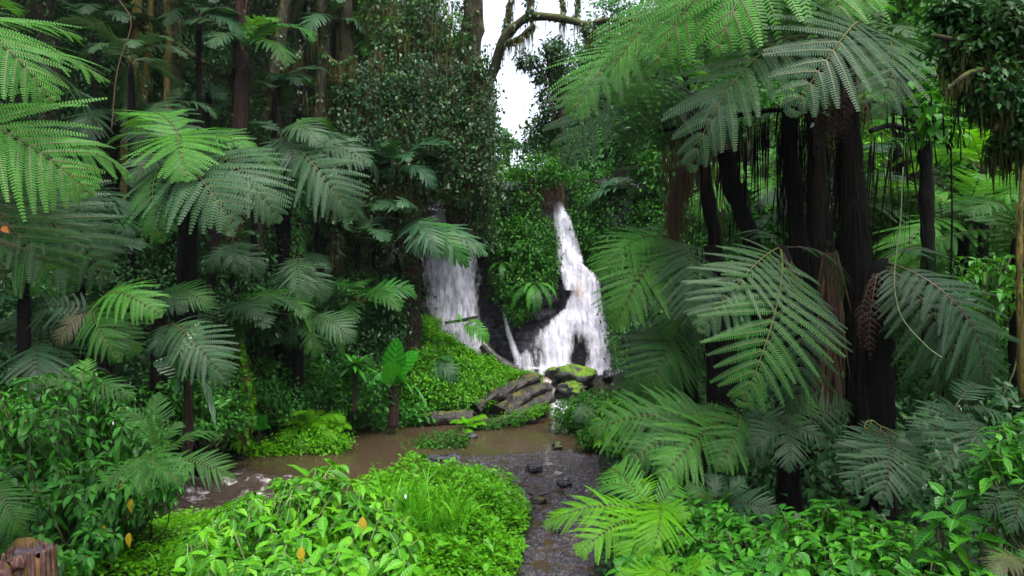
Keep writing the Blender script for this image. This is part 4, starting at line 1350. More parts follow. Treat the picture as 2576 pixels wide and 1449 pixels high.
tree_fern('tree fern right of the falls with two long pale fronds bowed to the left', (1740, 235, 8.6), [
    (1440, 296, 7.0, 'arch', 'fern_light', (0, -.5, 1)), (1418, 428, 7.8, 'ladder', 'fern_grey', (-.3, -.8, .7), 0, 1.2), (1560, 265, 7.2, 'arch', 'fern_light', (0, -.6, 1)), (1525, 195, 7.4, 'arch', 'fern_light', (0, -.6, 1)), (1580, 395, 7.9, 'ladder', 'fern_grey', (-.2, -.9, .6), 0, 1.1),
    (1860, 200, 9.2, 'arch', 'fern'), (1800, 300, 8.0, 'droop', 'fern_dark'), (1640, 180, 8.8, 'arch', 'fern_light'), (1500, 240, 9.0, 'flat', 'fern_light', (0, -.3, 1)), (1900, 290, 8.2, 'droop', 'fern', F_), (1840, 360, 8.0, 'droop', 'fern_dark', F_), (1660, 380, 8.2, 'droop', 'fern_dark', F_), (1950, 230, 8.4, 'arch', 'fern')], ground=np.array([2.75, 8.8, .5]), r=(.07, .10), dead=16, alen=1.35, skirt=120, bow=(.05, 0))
tree_fern('low tree fern at right whose big front frond hangs nearly upright, bright at the tip', (1965, 618, 5.7), [
    (1862, 1024, 4.9, 'ladder_flat', 'fern', (.05, -1, .35), 0, 1.25), (1760, 838, 5.1, 'ladder_flat', 'fern_grey', (-.2, -1, .5), 0, 1.15), (1990, 1045, 5.3, 'ladder_flat', 'fern_dark', (.15, -1, .3)), (2120, 760, 5.8, 'arch', 'fern_dark'), (1840, 640, 6.3, 'arch', 'fern_dark')],
    ground=np.array([2.25, 5.9, .4]), r=(.07, .09), dead=3, alen=.9)
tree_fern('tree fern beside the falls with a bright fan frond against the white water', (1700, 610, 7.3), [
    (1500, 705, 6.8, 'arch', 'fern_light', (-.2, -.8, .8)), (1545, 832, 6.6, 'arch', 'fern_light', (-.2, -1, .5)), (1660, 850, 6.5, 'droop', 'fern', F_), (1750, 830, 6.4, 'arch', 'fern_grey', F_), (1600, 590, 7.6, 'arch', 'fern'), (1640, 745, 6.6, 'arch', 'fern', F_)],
    ground=np.array([1.85, 7.4, .4]), r=(.06, .08), dead=3, alen=.9)
tree_fern('dull drooping tree fern at the right bank just below the bright fan', (1720, 790, 7.2), [
    (1555, 995, 6.9, 'arch', 'fern_grey', (-.2, -1, .5)), (1600, 1010, 6.7, 'arch', 'fern', F_, 0, 1.1), (1690, 1010, 6.7, 'droop', 'fern', F_), (1590, 905, 7.2, 'arch', 'fern_grey', (-.2, -1, .6)), (1770, 940, 6.9, 'droop', 'fern_dark', F_), (1640, 900, 6.9, 'arch', 'fern_grey', F_)],
    ground=np.array([1.9, 7.3, .4]), r=(.06, .08))
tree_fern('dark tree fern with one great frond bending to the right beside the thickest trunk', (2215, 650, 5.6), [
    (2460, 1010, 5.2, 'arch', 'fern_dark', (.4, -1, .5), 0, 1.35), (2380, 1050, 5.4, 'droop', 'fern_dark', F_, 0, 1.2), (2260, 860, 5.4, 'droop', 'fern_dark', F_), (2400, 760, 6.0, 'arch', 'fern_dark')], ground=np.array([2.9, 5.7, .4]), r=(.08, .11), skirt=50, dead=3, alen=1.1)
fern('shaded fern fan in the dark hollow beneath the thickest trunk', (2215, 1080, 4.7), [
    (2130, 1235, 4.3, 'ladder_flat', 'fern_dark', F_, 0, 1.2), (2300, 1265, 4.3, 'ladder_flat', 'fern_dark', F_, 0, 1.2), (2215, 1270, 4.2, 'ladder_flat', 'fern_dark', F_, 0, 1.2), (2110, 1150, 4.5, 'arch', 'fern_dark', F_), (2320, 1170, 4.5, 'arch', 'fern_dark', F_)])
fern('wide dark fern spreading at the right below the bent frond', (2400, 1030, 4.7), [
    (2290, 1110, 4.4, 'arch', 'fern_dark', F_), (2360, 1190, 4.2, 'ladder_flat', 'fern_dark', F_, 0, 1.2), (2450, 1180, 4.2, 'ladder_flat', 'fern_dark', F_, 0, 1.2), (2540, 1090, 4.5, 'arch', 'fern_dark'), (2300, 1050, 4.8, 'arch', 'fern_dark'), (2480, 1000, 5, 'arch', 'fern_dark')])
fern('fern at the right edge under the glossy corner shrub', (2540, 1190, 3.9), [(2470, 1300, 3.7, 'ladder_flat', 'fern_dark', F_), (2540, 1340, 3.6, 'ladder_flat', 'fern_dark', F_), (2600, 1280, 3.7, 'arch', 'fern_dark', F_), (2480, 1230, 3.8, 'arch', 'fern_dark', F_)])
fern('broad fern with lit fronds on the right bank above the bottom shrub', (1840, 1055, 5.8), [
    (1480, 1085, 5.9, 'flat', 'fern', (0, -.7, .8), 0, 1.2), (1560, 1150, 5.4, 'flat', 'fern', (0, -.8, .7), 0, 1.2), (1640, 1195, 5.2, 'flat', 'fern_light', (0, -.8, .8), 0, 1.2), (1785, 1170, 5.1, 'arch', 'fern', F_, 0, 1.2), (1600, 1070, 6.0, 'flat', 'fern', (0, -.6, .8)), (1900, 1180, 5.2, 'arch', 'fern_dark', F_),
    (1730, 1060, 6.2, 'arch', 'fern'), (2020, 1090, 5.6, 'arch', 'fern_dark', F_), (1960, 1010, 6.2, 'arch', 'fern_dark')])
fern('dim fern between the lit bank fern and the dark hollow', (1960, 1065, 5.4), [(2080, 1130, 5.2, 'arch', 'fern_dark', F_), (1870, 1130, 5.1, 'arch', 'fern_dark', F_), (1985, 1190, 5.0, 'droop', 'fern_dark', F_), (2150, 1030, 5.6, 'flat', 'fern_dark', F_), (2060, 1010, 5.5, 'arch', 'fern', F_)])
fern('yellow-green fern in the foreground overhanging the stony channel', (1640, 1285, 4.5), [
    (1360, 1312, 4.5, 'flat', 'fern_lime', (0, -.6, .9), 0, .8), (1450, 1395, 4.1, 'flat', 'fern_lime', (0, -.7, .8)), (1545, 1430, 3.9, 'arch', 'fern_lime', F_), (1490, 1245, 4.8, 'arch', 'fern_light'), (1600, 1210, 4.9, 'up', 'fern_lime', F_), (1700, 1220, 4.8, 'arch', 'fern_light', F_), (1640, 1400, 3.9, 'arch', 'fern_lime', F_), (1530, 1180, 5.0, 'up', 'fern_light', F_),
    (1740, 1300, 4.3, 'arch', 'fern_lime', F_)])
fern('lime fern at the bottom edge right of the channel', (1690, 1470, 3.6), [(1545, 1440, 3.5, 'flat', 'fern_lime', (0, -.6, .9)), (1800, 1410, 3.5, 'flat', 'fern_lime', (0, -.6, .9)), (1650, 1400, 3.8, 'up', 'fern_lime'), (1600, 1500, 3.3, 'arch', 'fern_lime')])
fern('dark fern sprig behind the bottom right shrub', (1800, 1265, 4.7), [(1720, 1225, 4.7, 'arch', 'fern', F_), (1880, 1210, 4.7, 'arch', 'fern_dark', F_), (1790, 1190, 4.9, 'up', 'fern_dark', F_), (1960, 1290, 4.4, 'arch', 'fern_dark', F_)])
fern('small fern in the bottom right corner', (2600, 1480, 3.2), [(2480, 1400, 3.2, 'arch', 'fern_light'), (2500, 1445, 3.0, 'arch', 'fern_bronze'), (2570, 1380, 3.3, 'up', 'fern')])
fern('thin fern on the right bank bush by the pool', (1470, 1010, 12.3), [(1450, 1065, 12.0, 'droop', 'fern_grey', F_), (1485, 1075, 12, 'droop', 'fern', F_), (1425, 1020, 12.2, 'arch', 'fern'), (1510, 1030, 12.1, 'arch', 'fern')])

# tree ferns further back on the right slope
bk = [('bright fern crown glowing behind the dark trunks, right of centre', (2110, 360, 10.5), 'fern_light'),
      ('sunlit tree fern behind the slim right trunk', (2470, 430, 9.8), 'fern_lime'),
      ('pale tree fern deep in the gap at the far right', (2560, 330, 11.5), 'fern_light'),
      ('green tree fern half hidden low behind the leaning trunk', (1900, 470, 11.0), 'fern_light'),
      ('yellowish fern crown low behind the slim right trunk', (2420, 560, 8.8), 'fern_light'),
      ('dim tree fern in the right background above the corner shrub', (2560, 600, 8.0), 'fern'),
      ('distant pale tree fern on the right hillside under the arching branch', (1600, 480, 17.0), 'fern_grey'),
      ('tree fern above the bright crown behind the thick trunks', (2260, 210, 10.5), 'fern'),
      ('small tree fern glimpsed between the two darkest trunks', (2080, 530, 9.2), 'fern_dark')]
for lb, cr, mt in bk:
    tree_fern(lb, cr, [], r=(.07, .10), mat=mt, auto=11, alen=1.15, rise=.3, drop=.45, skirt=8)

# background ferns on the left
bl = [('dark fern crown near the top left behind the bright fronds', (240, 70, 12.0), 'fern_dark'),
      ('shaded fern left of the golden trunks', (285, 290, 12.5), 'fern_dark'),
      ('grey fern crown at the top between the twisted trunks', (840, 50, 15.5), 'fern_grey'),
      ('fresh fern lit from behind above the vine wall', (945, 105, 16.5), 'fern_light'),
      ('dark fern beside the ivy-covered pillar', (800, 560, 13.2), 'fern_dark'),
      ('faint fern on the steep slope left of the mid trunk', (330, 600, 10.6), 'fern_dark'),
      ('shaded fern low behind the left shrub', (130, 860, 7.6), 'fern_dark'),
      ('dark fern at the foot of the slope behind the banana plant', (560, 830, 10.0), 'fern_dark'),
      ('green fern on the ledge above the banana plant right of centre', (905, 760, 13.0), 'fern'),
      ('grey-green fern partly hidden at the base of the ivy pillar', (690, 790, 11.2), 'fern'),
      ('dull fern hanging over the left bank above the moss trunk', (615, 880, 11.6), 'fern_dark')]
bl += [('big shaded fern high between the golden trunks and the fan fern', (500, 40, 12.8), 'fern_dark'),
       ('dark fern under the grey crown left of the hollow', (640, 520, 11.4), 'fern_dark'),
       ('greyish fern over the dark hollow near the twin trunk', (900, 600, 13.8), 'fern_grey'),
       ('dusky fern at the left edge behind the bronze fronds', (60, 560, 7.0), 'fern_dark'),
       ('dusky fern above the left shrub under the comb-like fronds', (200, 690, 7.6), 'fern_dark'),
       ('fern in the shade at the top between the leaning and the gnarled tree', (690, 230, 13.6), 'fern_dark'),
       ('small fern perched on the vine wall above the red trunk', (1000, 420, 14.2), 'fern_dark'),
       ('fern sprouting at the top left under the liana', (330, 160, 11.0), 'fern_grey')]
for lb, cr, mt in bl:
    tree_fern(lb, cr, [], r=(.045, .07), mat=mt, auto=10, alen=1.0, rise=.25, drop=.6, skirt=0 if cr[1] > 700 else 30, trunk=None if cr[1] > 700 else 'bark_fern')

# ================================================================== banana-like plants and rosettes
banana('broad-leaved banana plant with upright glossy leaves left of the green mound', (988, 1060, 12.5), [
    (1000, 838, 12.3, .42, .12, (0, -1, .3)), (1064, 862, 12.3, .40, .3, (-.4, -.9, .5)), (975, 900, 11.8, .36, .2, (.3, -1, .4)), (925, 930, 12.2, .28, .6, (0, -.7, .8)),
    (1052, 975, 12.0, .24, .9, (0, -1, .5)), (905, 975, 12.2, .26, .8, (0, -.8, .7)), (1075, 1040, 12.0, .18, 1.0, (.2, -1, .3))], .62, .10)
banana('dark banana plant with arching leaves on the left bank over the moss trunk', (470, 1130, 7.9), [
    (612, 858, 7.8, .24, .45, (0, -.7, .8)), (500, 800, 8.2, .26, .1, (.2, -1, .2)), (375, 895, 7.8, .26, .35, (0, -.8, .7)), (612, 1040, 7.5, .24, 1.0, (.2, -.9, .7)), (535, 1090, 7.4, .22, 1.1, (.2, -1, .5)),
    (440, 1000, 7.5, .2, .8, (-.2, -1, .5)), (560, 960, 7.4, .2, .5, (.2, -1, .6))], .75, .06, 'banana_dark')
banana('small broad-leaved plant among the right bank ferns beside the main fall', (1600, 690, 9.2), [
    (1600, 570, 9.1, .20, .2, (0, -1, .3)), (1540, 605, 9.0, .18, .5, (0, -.7, .8)), (1650, 590, 9.1, .18, .3, (0, -.8, .7)), (1530, 660, 8.9, .16, .8, (0, -.8, .7))], .25, .04)
banana('low clump of broad shiny leaves at the foot of the moss trunk', (650, 1100, 11.0), [
    (635, 1010, 10.9, .16, .2, (0, -1, .3)), (675, 1030, 10.9, .15, .3, (0, -1, .4)), (690, 1065, 10.8, .14, .6, (0, -.8, .7)), (620, 1060, 10.8, .13, .6, (0, -.8, .7)), (655, 1070, 10.6, .13, .5, (0, -1, .6))], .08, .03)
root = thing('rosette_plant', 'palm-like rosette with narrow drooping leaves left of the banana plant', 'rosette plant', P(890, 1040, 11.9))
b = MB()
add_tube(b, curve([P(890, 1040, 11.9), P(893, 985, 11.9), P(893, 925, 11.9)], 8), [.04] * 8, 8, rough=.3)
b.build('stem', M['bark_red'], root)
b = MB()
for k in range(34):
    a = k * 2.4
    e = .9 - 1.3 * (k / 34)
    big_leaf(b, P(893, 922, 11.9), (math.cos(a), math.sin(a), e + .2), (0, 0, 1), .42 + .1 * R.random(), .075, .35, k=5, rnd=R.random())
b.build('leaves', M['leaf_mid'], root)

# ================================================================== near shrubs
# foreground, bright
tips = []
outline = [(490, 1340), (560, 1275), (640, 1230), (720, 1200), (800, 1175), (840, 1165), (900, 1200), (960, 1240), (1010, 1290), (1040, 1350), (1000, 1400)]
for (x, y) in outline:
    for _ in range(4):
        tips.append(P(x + R.normal(0, 16), y + abs(R.normal(0, 10)) + 4, 4.55 + .5 * R.random()))
while len(tips) < 330:
    x, y = R.uniform(470, 1060), R.uniform(1190, 1520)
    top = np.interp(x, [q[0] for q in outline[:10]], [q[1] for q in outline[:10]])
    if y < top + 8:
        continue
    d = 4.7 - 1.25 * (y - 1170) / 330 + R.normal(0, .12)
    tips.append(P(x, y, max(3.1, d)))
base = np.array([-1.6, 4.2, .3])
whorl_shrub('bright green shrub with pointed oval leaves filling the foreground left of centre', tips, base, OVATE, .098, 'leaf_bright', per=6, under=2, wr=.5, droop=.65, twig=.005, stem='stem_pale',
            extras=[(P(912, 1300, 4.05), 'leaf_yellow', 'yellow_leaf', .10), (P(758, 1375, 3.7), 'leaf_yellow', 'yellow_leaf', .085),
                    (P(1020, 1243, 4.6), 'petal', 'flower', .032), (P(530, 1390, 4.0), 'leaf_yellow', 'yellow_leaf', .05)])
# left, darker
tips = []
while len(tips) < 400:
    x, y = R.uniform(-60, 470), R.uniform(925, 1400)
    top = np.interp(x, [-60, 60, 190, 250, 340, 420, 470], [960, 950, 930, 925, 985, 1060, 1180])
    bot = np.interp(x, [-60, 250, 330, 470], [1420, 1400, 1290, 1200])
    if not (top < y < bot):
        continue
    tips.append(P(x, y, 6.3 - 1.2 * (y - 930) / 450 + R.normal(0, .2)))
base = np.array([-3.3, 5.9, .35])
whorl_shrub('dark green broadleaf shrub covering the left bank in front of the ferns', tips, base, OVATE, .090, 'leaf_mid', per=6, under=2, wr=.5, droop=.5,
            extras=[(P(70, 1035, 5.9), 'leaf_yellow', 'yellow_leaf', .12), (P(330, 1255, 5.2), 'leaf_yellow', 'yellow_leaf', .10), (P(325, 1340, 5.1), 'leaf_yellow', 'yellow_leaf', .10), (P(262, 1320, 5.2), 'leaf_yellow', 'yellow_leaf', .08),
                    (P(92, 1225, 5.2), 'petal_red', 'flower', .035), (P(305, 1215, 5.2), 'petal_red', 'flower', .03), (P(285, 1060, 5.6), 'petal', 'flower', .03)])
# right
tips = []
while len(tips) < 480:
    x, y = R.uniform(1560, 2520), R.uniform(1140, 1530)
    top = np.interp(x, [1560, 1640, 1720, 1800, 1950, 2080, 2200, 2330, 2420, 2520], [1330, 1270, 1235, 1265, 1285, 1245, 1285, 1330, 1400, 1420])
    if y < top:
        continue
    d = 4.75 - 1.4 * (y - 1230) / 300 + R.normal(0, .12)
    tips.append(P(x, y, max(2.9, d)))
whorl_shrub('glossy green shrub with round toothed leaves across the bottom right', tips, np.array([1.9, 4.0, .5]), OVATE, .086, 'leaf_right', per=6, under=2, wr=.6)
tips = [P(*q) for q in [(2330, 1290, 3.9), (2380, 1250, 3.95), (2400, 1300, 3.8), (2360, 1330, 3.8), (2440, 1350, 3.8)]]
whorl_shrub('single sapling with large paired leaves before the dark hollow at right', tips, P(2370, 1500, 3.9), OVATE, .16, 'leaf_right', name='sapling', cat='sapling', per=5, under=1, wr=.55)
tips = []
while len(tips) < 75:
    x, y = R.uniform(2460, 2640), R.uniform(1050, 1300)
    if y < np.interp(x, [2460, 2500, 2560, 2640], [1150, 1080, 1050, 1040]) or y > np.interp(x, [2460, 2500, 2640], [1220, 1270, 1310]):
        continue
    tips.append(P(x, y, 3.7 + .5 * R.random()))
whorl_shrub('shrub with shiny leaves leaning in at the right edge', tips, np.array([2.9, 4.0, .6]), OVATE, .085, 'leaf_right', per=6, under=1, wr=.5, severy=4)
tips = []
while len(tips) < 60:
    x, y = R.uniform(1500, 1720), R.uniform(1005, 1110)
    tips.append(P(x, y, 8.2 + R.normal(0, .3)))
whorl_shrub('leafy bright bush on the right bank behind the lit fern', tips, np.array([1.6, 8.3, .4]), OVATE, .12, 'leaf_bright', per=6, under=1)
tips = []
while len(tips) < 70:
    x, y = R.uniform(2360, 2576), R.uniform(640, 760)
    tips.append(P(x, y, 7.2 + R.normal(0, .3)))
whorl_shrub('bush with pale glinting leaves right of the slim trunk', tips, np.array([4.4, 7.3, 1.0]), OVATE, .10, 'leaf_right', per=6, under=1)
tips = []
while len(tips) < 60:
    x, y = R.uniform(2290, 2420), R.uniform(170, 330)
    tips.append(P(x, y, 5.6 + R.normal(0, .3)))
whorl_shrub('climber with fresh heart-shaped leaves beside the mossy corner branches', tips, np.array([3.6, 6.0, .7]), OVATE, .085, 'leaf_right', name='climbing_plant', cat='climber', per=5, under=1, wr=.7, severy=30, stem='bark_fern')

# grass tuft
root = thing('grass_tuft', 'tuft of tall bright grass blades behind the foreground shrub', 'grass tuft', P(1050, 1330, 6.3))
b = MB()
n = 260
x = R.uniform(945, 1165, n)
bs = np.array([P(xx, 1320 + R.normal(0, 18), 6.2 + R.normal(0, .25)) for xx in x])
dd = np.c_[R.normal(0, .38, n), R.normal(0, .3, n), np.ones(n)]
add_ribbons(b, bs, dd, .40 + .50 * R.random(n), .014 + .014 * R.random(n), .30 + .4 * R.random(n), 8, taper=.8)
b.build('blades', M['grass'], root)
root = thing('grass_tuft', 'few pale grass blades in the low plants near the stump', 'grass tuft', P(320, 1430, 5.6))
b = MB()
n = 40
bs = np.array([P(R.uniform(255, 400), 1425 + R.normal(0, 8), 5.6 + R.normal(0, .1)) for _ in range(n)])
add_ribbons(b, bs, np.c_[R.normal(0, .6, n), R.normal(0, .3, n), np.ones(n)], .15 + .2 * R.random(n), .012, .6, 6)
b.build('blades', M['grass'], root)
root = thing('grass_tuft', 'little bright grass tuft above the log pile', 'grass tuft', P(1235, 985, 14.3))
b = MB()
n = 110
bs = np.array([P(R.uniform(1180, 1300), 985 + R.normal(0, 14) - .1 * R.random(), 14.3 + R.normal(0, .12)) for _ in range(n)])
add_ribbons(b, bs, np.c_[R.normal(0, .5, n), R.normal(0, .3, n), np.ones(n)], .15 + .25 * R.random(n), .016, .5, 5)
b.build('blades', M['grass'], root)


# creeping plants on the foreground bank
def cover(name, x0, x1, y0, y1, n, ln, mat, keep=None, h=.10, wr=.8, smin=.02, tpl=LITE):
    x, y = R.uniform(x0, x1, n), R.uniform(y0, y1, n)
    s = sdist(STREAM, x, y)
    k = (s > smin)
    if keep is not None:
        k &= keep(x, y)
    x, y = x[k], y[k]
    z = terrain_z(x, y)
    hh = h * (.5 + .8 * np.array([fract((a, b, 0), 2.2, 4.0, 2) + .4 for a, b in zip(x, y)]).clip(0, 1.6))
    p = np.c_[x, y, z + hh * R.random(len(x)) ** .6 + .01]
    d = nrm(np.c_[R.normal(size=(len(x), 2)), R.normal(-.1, .35, len(x))])
    b = MB()
    l = ln * (.55 + .8 * R.random(len(x)))
    tone = np.array([fract((a, b_, 0), 1.7, 9.0, 2) for a, b_ in zip(x, y)]) * .5 + .5
    add_leaves(b, tpl, p, d, nrm(UP + R.normal(0, .3, (len(x), 3))), l, l * wr, np.clip(tone * .6 + .4 * R.random(len(x)), 0, 1))
    return kind(b.build(name, M[mat]), 'stuff')


cover('ground_cover', -1.6, .35, 3.8, 8.75, 36000, .034, 'leaf_lime', h=.25)
cover('ground_cover', -1.5, .3, 4.0, 8.6, 2600, .075, 'leaf_bright', h=.30, tpl=OVATE, wr=.6)
cover('ground_cover', -4.2, -1.4, 4.5, 7.3, 20000, .032, 'leaf_lime', h=.14)
cover('ground_cover', .55, 5.5, 3.0, 13.5, 22000, .075, 'leaf_dark', h=.28)
cover('ground_cover', -9.5, -3.0, 8.3, 15, 26000, .085, 'leaf_dark', h=.45)
cover('ground_cover', -2.6, 1.0, 13.75, 16.9, 26000, .060, 'leaf_slope', h=.14, keep=lambda x, y: sdist(BASIN, x, y) > .05)
cover('ground_cover', -2.2, .7, 14.6, 16.0, 9000, .045, 'leaf_lime', h=.16, keep=lambda x, y: (sdist(BASIN, x, y) > .05) & (np.abs(y - 15.2) < .45))

# ================================================================== bushes on banks and cliff
bush('round leafy islet bush standing in the shallows', [lobe(1105, 1112, 11.6, 52, 22), lobe(1150, 1105, 11.5, 30, 20), lobe(1070, 1120, 11.6, 28, 15)], 1500, .055, 'leaf_slope', clump=.09)
bush('tiny sprig standing in the pool left of the islet', [lobe(1018, 1118, 11.7, 12, 14)], 60, .05, 'leaf_slope', clump=.05)
bush('dense small-leaved bush on the right bank by the cascade', [lobe(1445, 1035, 12.7, 45, 32), lobe(1420, 1055, 12.6, 30, 22), lobe(1485, 1020, 12.9, 40, 35), lobe(1500, 1060, 12.4, 40, 30)], 3600, .065, 'leaf_slope', clump=.12)
bush('low bush overhanging the right edge of the pool', [lobe(1490, 1100, 11.2, 32, 20), lobe(1530, 1090, 11.0, 40, 26), lobe(1470, 1115, 11.1, 16, 9)], 2000, .055, 'leaf_slope', clump=.10)
bush('bush at the right bank under the drooping tree fern', [lobe(1560, 1020, 10.2, 50, 30), lobe(1620, 1000, 9.9, 50, 30)], 2200, .07, 'leaf_slope', clump=.12)
bush('lush leaf-covered pillar of rock between the two falls', [
    lobe(1300, 640, 16.55, 78, 62), lobe(1345, 610, 16.5, 50, 50), lobe(1265, 590, 16.6, 45, 45), lobe(1330, 570, 16.7, 60, 35), lobe(1290, 710, 16.35, 50, 45), lobe(1345, 690, 16.35, 42, 50),
    lobe(1300, 775, 16.2, 26, 30), lobe(1380, 660, 16.55, 18, 50)], 11000, .09, 'leaf_slope', name='hanging_shrub', cat='shrub', clump=.16, base=P(1310, 800, 16.6), droop=.5, stems=3)
bush('bright fern-like growth at the foot of the leafy pillar', [lobe(1305, 790, 15.95, 24, 20), lobe(1320, 770, 15.95, 22, 18)], 700, .06, 'leaf_slope', clump=.1)
r_ = bush('bush with dangling brown roots crowning the main fall', [lobe(1355, 425, 17.0, 62, 32), lobe(1330, 450, 17.0, 50, 35), lobe(1395, 440, 17.0, 40, 28), lobe(1330, 500, 16.9, 30, 42)], 4200, .085, 'leaf_slope', clump=.16, base=P(1350, 480, 17.3))
hb = MB()
m = 520
p = np.array([P(R.uniform(1322, 1418), R.uniform(440, 478), 16.75 + .3 * R.random()) for _ in range(m)])
add_ribbons(hb, p, np.c_[R.normal(0, .12, (m, 2)), -np.ones(m)], .25 + .55 * R.random(m), .012, 0, 4, side=nrm(np.c_[R.normal(size=(m, 2)), np.zeros(m)]))
hb.build('roots', M['root'], r_)
bush('pale green bushes above the left side of the cliff', [lobe(1270, 445, 18.5, 55, 22), lobe(1300, 470, 18.3, 40, 28), lobe(1245, 480, 18.0, 40, 30)], 2600, .11, 'leaf_lime', clump=.18)
bush('tangle of leaves on the cliff over the left fall', [lobe(1230, 520, 17.0, 60, 45), lobe(1275, 530, 17.1, 45, 40), lobe(1240, 580, 16.9, 22, 50)], 4200, .09, 'leaf_vine', clump=.16, base=P(1230, 600, 17.2), droop=.5, moss=40)
bush('spiky upright plants on the skyline above the falls', [lobe(1262, 400, 20, 26, 14), lobe(1240, 410, 20, 20, 14)], 420, .16, 'leaf_slope', clump=.15, wr=.16, droop=-.8)
bush('green creeper slope directly right of the main fall', [
    lobe(1490, 520, 17.4, 60, 60), lobe(1520, 600, 17.1, 60, 60), lobe(1470, 570, 17.3, 40, 60), lobe(1560, 530, 17.2, 70, 70), lobe(1500, 470, 17.7, 70, 45), lobe(1570, 640, 16.8, 50, 50), lobe(1440, 480, 17.5, 28, 40), lobe(1495, 640, 17.0, 24, 40), lobe(1660, 560, 16.4, 70, 60), lobe(1730, 520, 16.4, 70, 70), lobe(1790, 580, 16.2, 60, 70), lobe(1700, 650, 16.0, 70, 50)],
     19000, .085, 'leaf_slope', name='creeper', cat='creeper', clump=.2, base=P(1530, 700, 17.3), stems=3, droop=.5)
bush('dark shrub in the shade right of the lower tier', [lobe(1560, 760, 15.8, 40, 60), lobe(1580, 840, 15.2, 40, 60), lobe(1560, 700, 16.0, 40, 40)], 3800, .08, 'leaf_dark', clump=.16)
bush('small leafy sprays dangling at the right rim of the main fall', [lobe(1545, 860, 14.2, 16, 36), lobe(1560, 905, 14.0, 22, 25)], 500, .06, 'leaf_slope', clump=.1)
bush('mound of fresh low plants on the ridge beside the left fall', [lobe(1075, 815, 15.5, 26, 18), lobe(1105, 850, 15.3, 34, 16), lobe(1075, 860, 15.2, 36, 30), lobe(1155, 888, 15.1, 34, 16), lobe(1205, 908, 14.95, 36, 16), lobe(1250, 935, 14.85, 36, 14)],
     6000, .06, 'leaf_lime', clump=.14, base=P(1130, 930, 15.0))
bush('deep green thicket covering the front of the mound', [lobe(1105, 915, 14.6, 52, 46), lobe(1165, 940, 14.5, 52, 40), lobe(1080, 980, 14.1, 60, 50), lobe(1160, 1000, 14.1, 60, 35), lobe(1230, 960, 14.5, 40, 26), lobe(1060, 930, 14.4, 50, 60)],
     12000, .065, 'leaf_bright', name='thicket', cat='thicket', clump=.16, base=P(1120, 1040, 14.2), stems=3)
bush('yellow-green plants along the log pile crest', [lobe(1275, 935, 14.75, 40, 10), lobe(1310, 950, 14.6, 36, 9), lobe(1335, 962, 14.45, 26, 8), lobe(1225, 1010, 13.9, 20, 9)], 1500, .05, 'leaf_lime', clump=.09)
bush('small plants growing over the broken trunk section', [lobe(1320, 1040, 13.45, 40, 12), lobe(1362, 1025, 13.6, 26, 12), lobe(1280, 1050, 13.4, 25, 8)], 1100, .045, 'leaf_lime', clump=.07)
bush('mixed greenery along the foot of the low mossy log', [lobe(1260, 1062, 13.1, 44, 11), lobe(1215, 1070, 12.95, 30, 10), lobe(1300, 1055, 13.2, 20, 10)], 1200, .05, 'leaf_slope', clump=.08)
bush('lime moss clump with small leaves at the left pool bank', [lobe(770, 1110, 11.3, 85, 30), lobe(830, 1115, 11.2, 46, 25), lobe(700, 1130, 11.1, 50, 20), lobe(635, 1130, 11.0, 48, 22)], 5200, .05, 'leaf_lime', clump=.12)
bush('broad dark leaves along the far edge of the pool', [lobe(950, 1050, 13.3, 100, 22), lobe(1030, 1045, 13.4, 60, 20), lobe(880, 1045, 13.2, 60, 25)], 2200, .11, 'leaf_mid', clump=.14)

bush('low leafy growth along the left bank under the banana plant', [lobe(500, 1040, 8.7, 60, 50), lobe(570, 1060, 9.8, 50, 40), lobe(450, 960, 8.6, 60, 60), lobe(560, 980, 9.6, 50, 50)], 4200, .075, 'leaf_mid', clump=.14)
bush('leafy growth draped over the bank between the moss stem and the lime ferns', [lobe(700, 1020, 11.5, 70, 40), lobe(660, 960, 11.3, 50, 60), lobe(760, 980, 11.8, 60, 50), lobe(850, 1010, 12.3, 60, 40)], 4500, .075, 'leaf_mid', clump=.14)
bush('round-leaved plants on the bank around the rosette plant', [lobe(880, 985, 12.2, 50, 40), lobe(940, 990, 12.6, 50, 45), lobe(830, 950, 12.0, 50, 50), lobe(960, 930, 12.9, 40, 40)], 3800, .08, 'leaf_mid', clump=.14)

bush('bright shrub glowing between the leaning and the slanting black trunks', [lobe(1900, 540, 10.5, 60, 70), lobe(1960, 620, 10.0, 60, 60), lobe(1880, 660, 9.6, 50, 50)], 4200, .10, 'leaf_slope', clump=.2)
bush('shrub with light leaves low between the thickest and the slim trunk', [lobe(2120, 560, 10, 60, 70), lobe(2260, 600, 9.5, 50, 80), lobe(2270, 740, 8.5, 50, 60)], 4600, .10, 'leaf_slope', clump=.2)

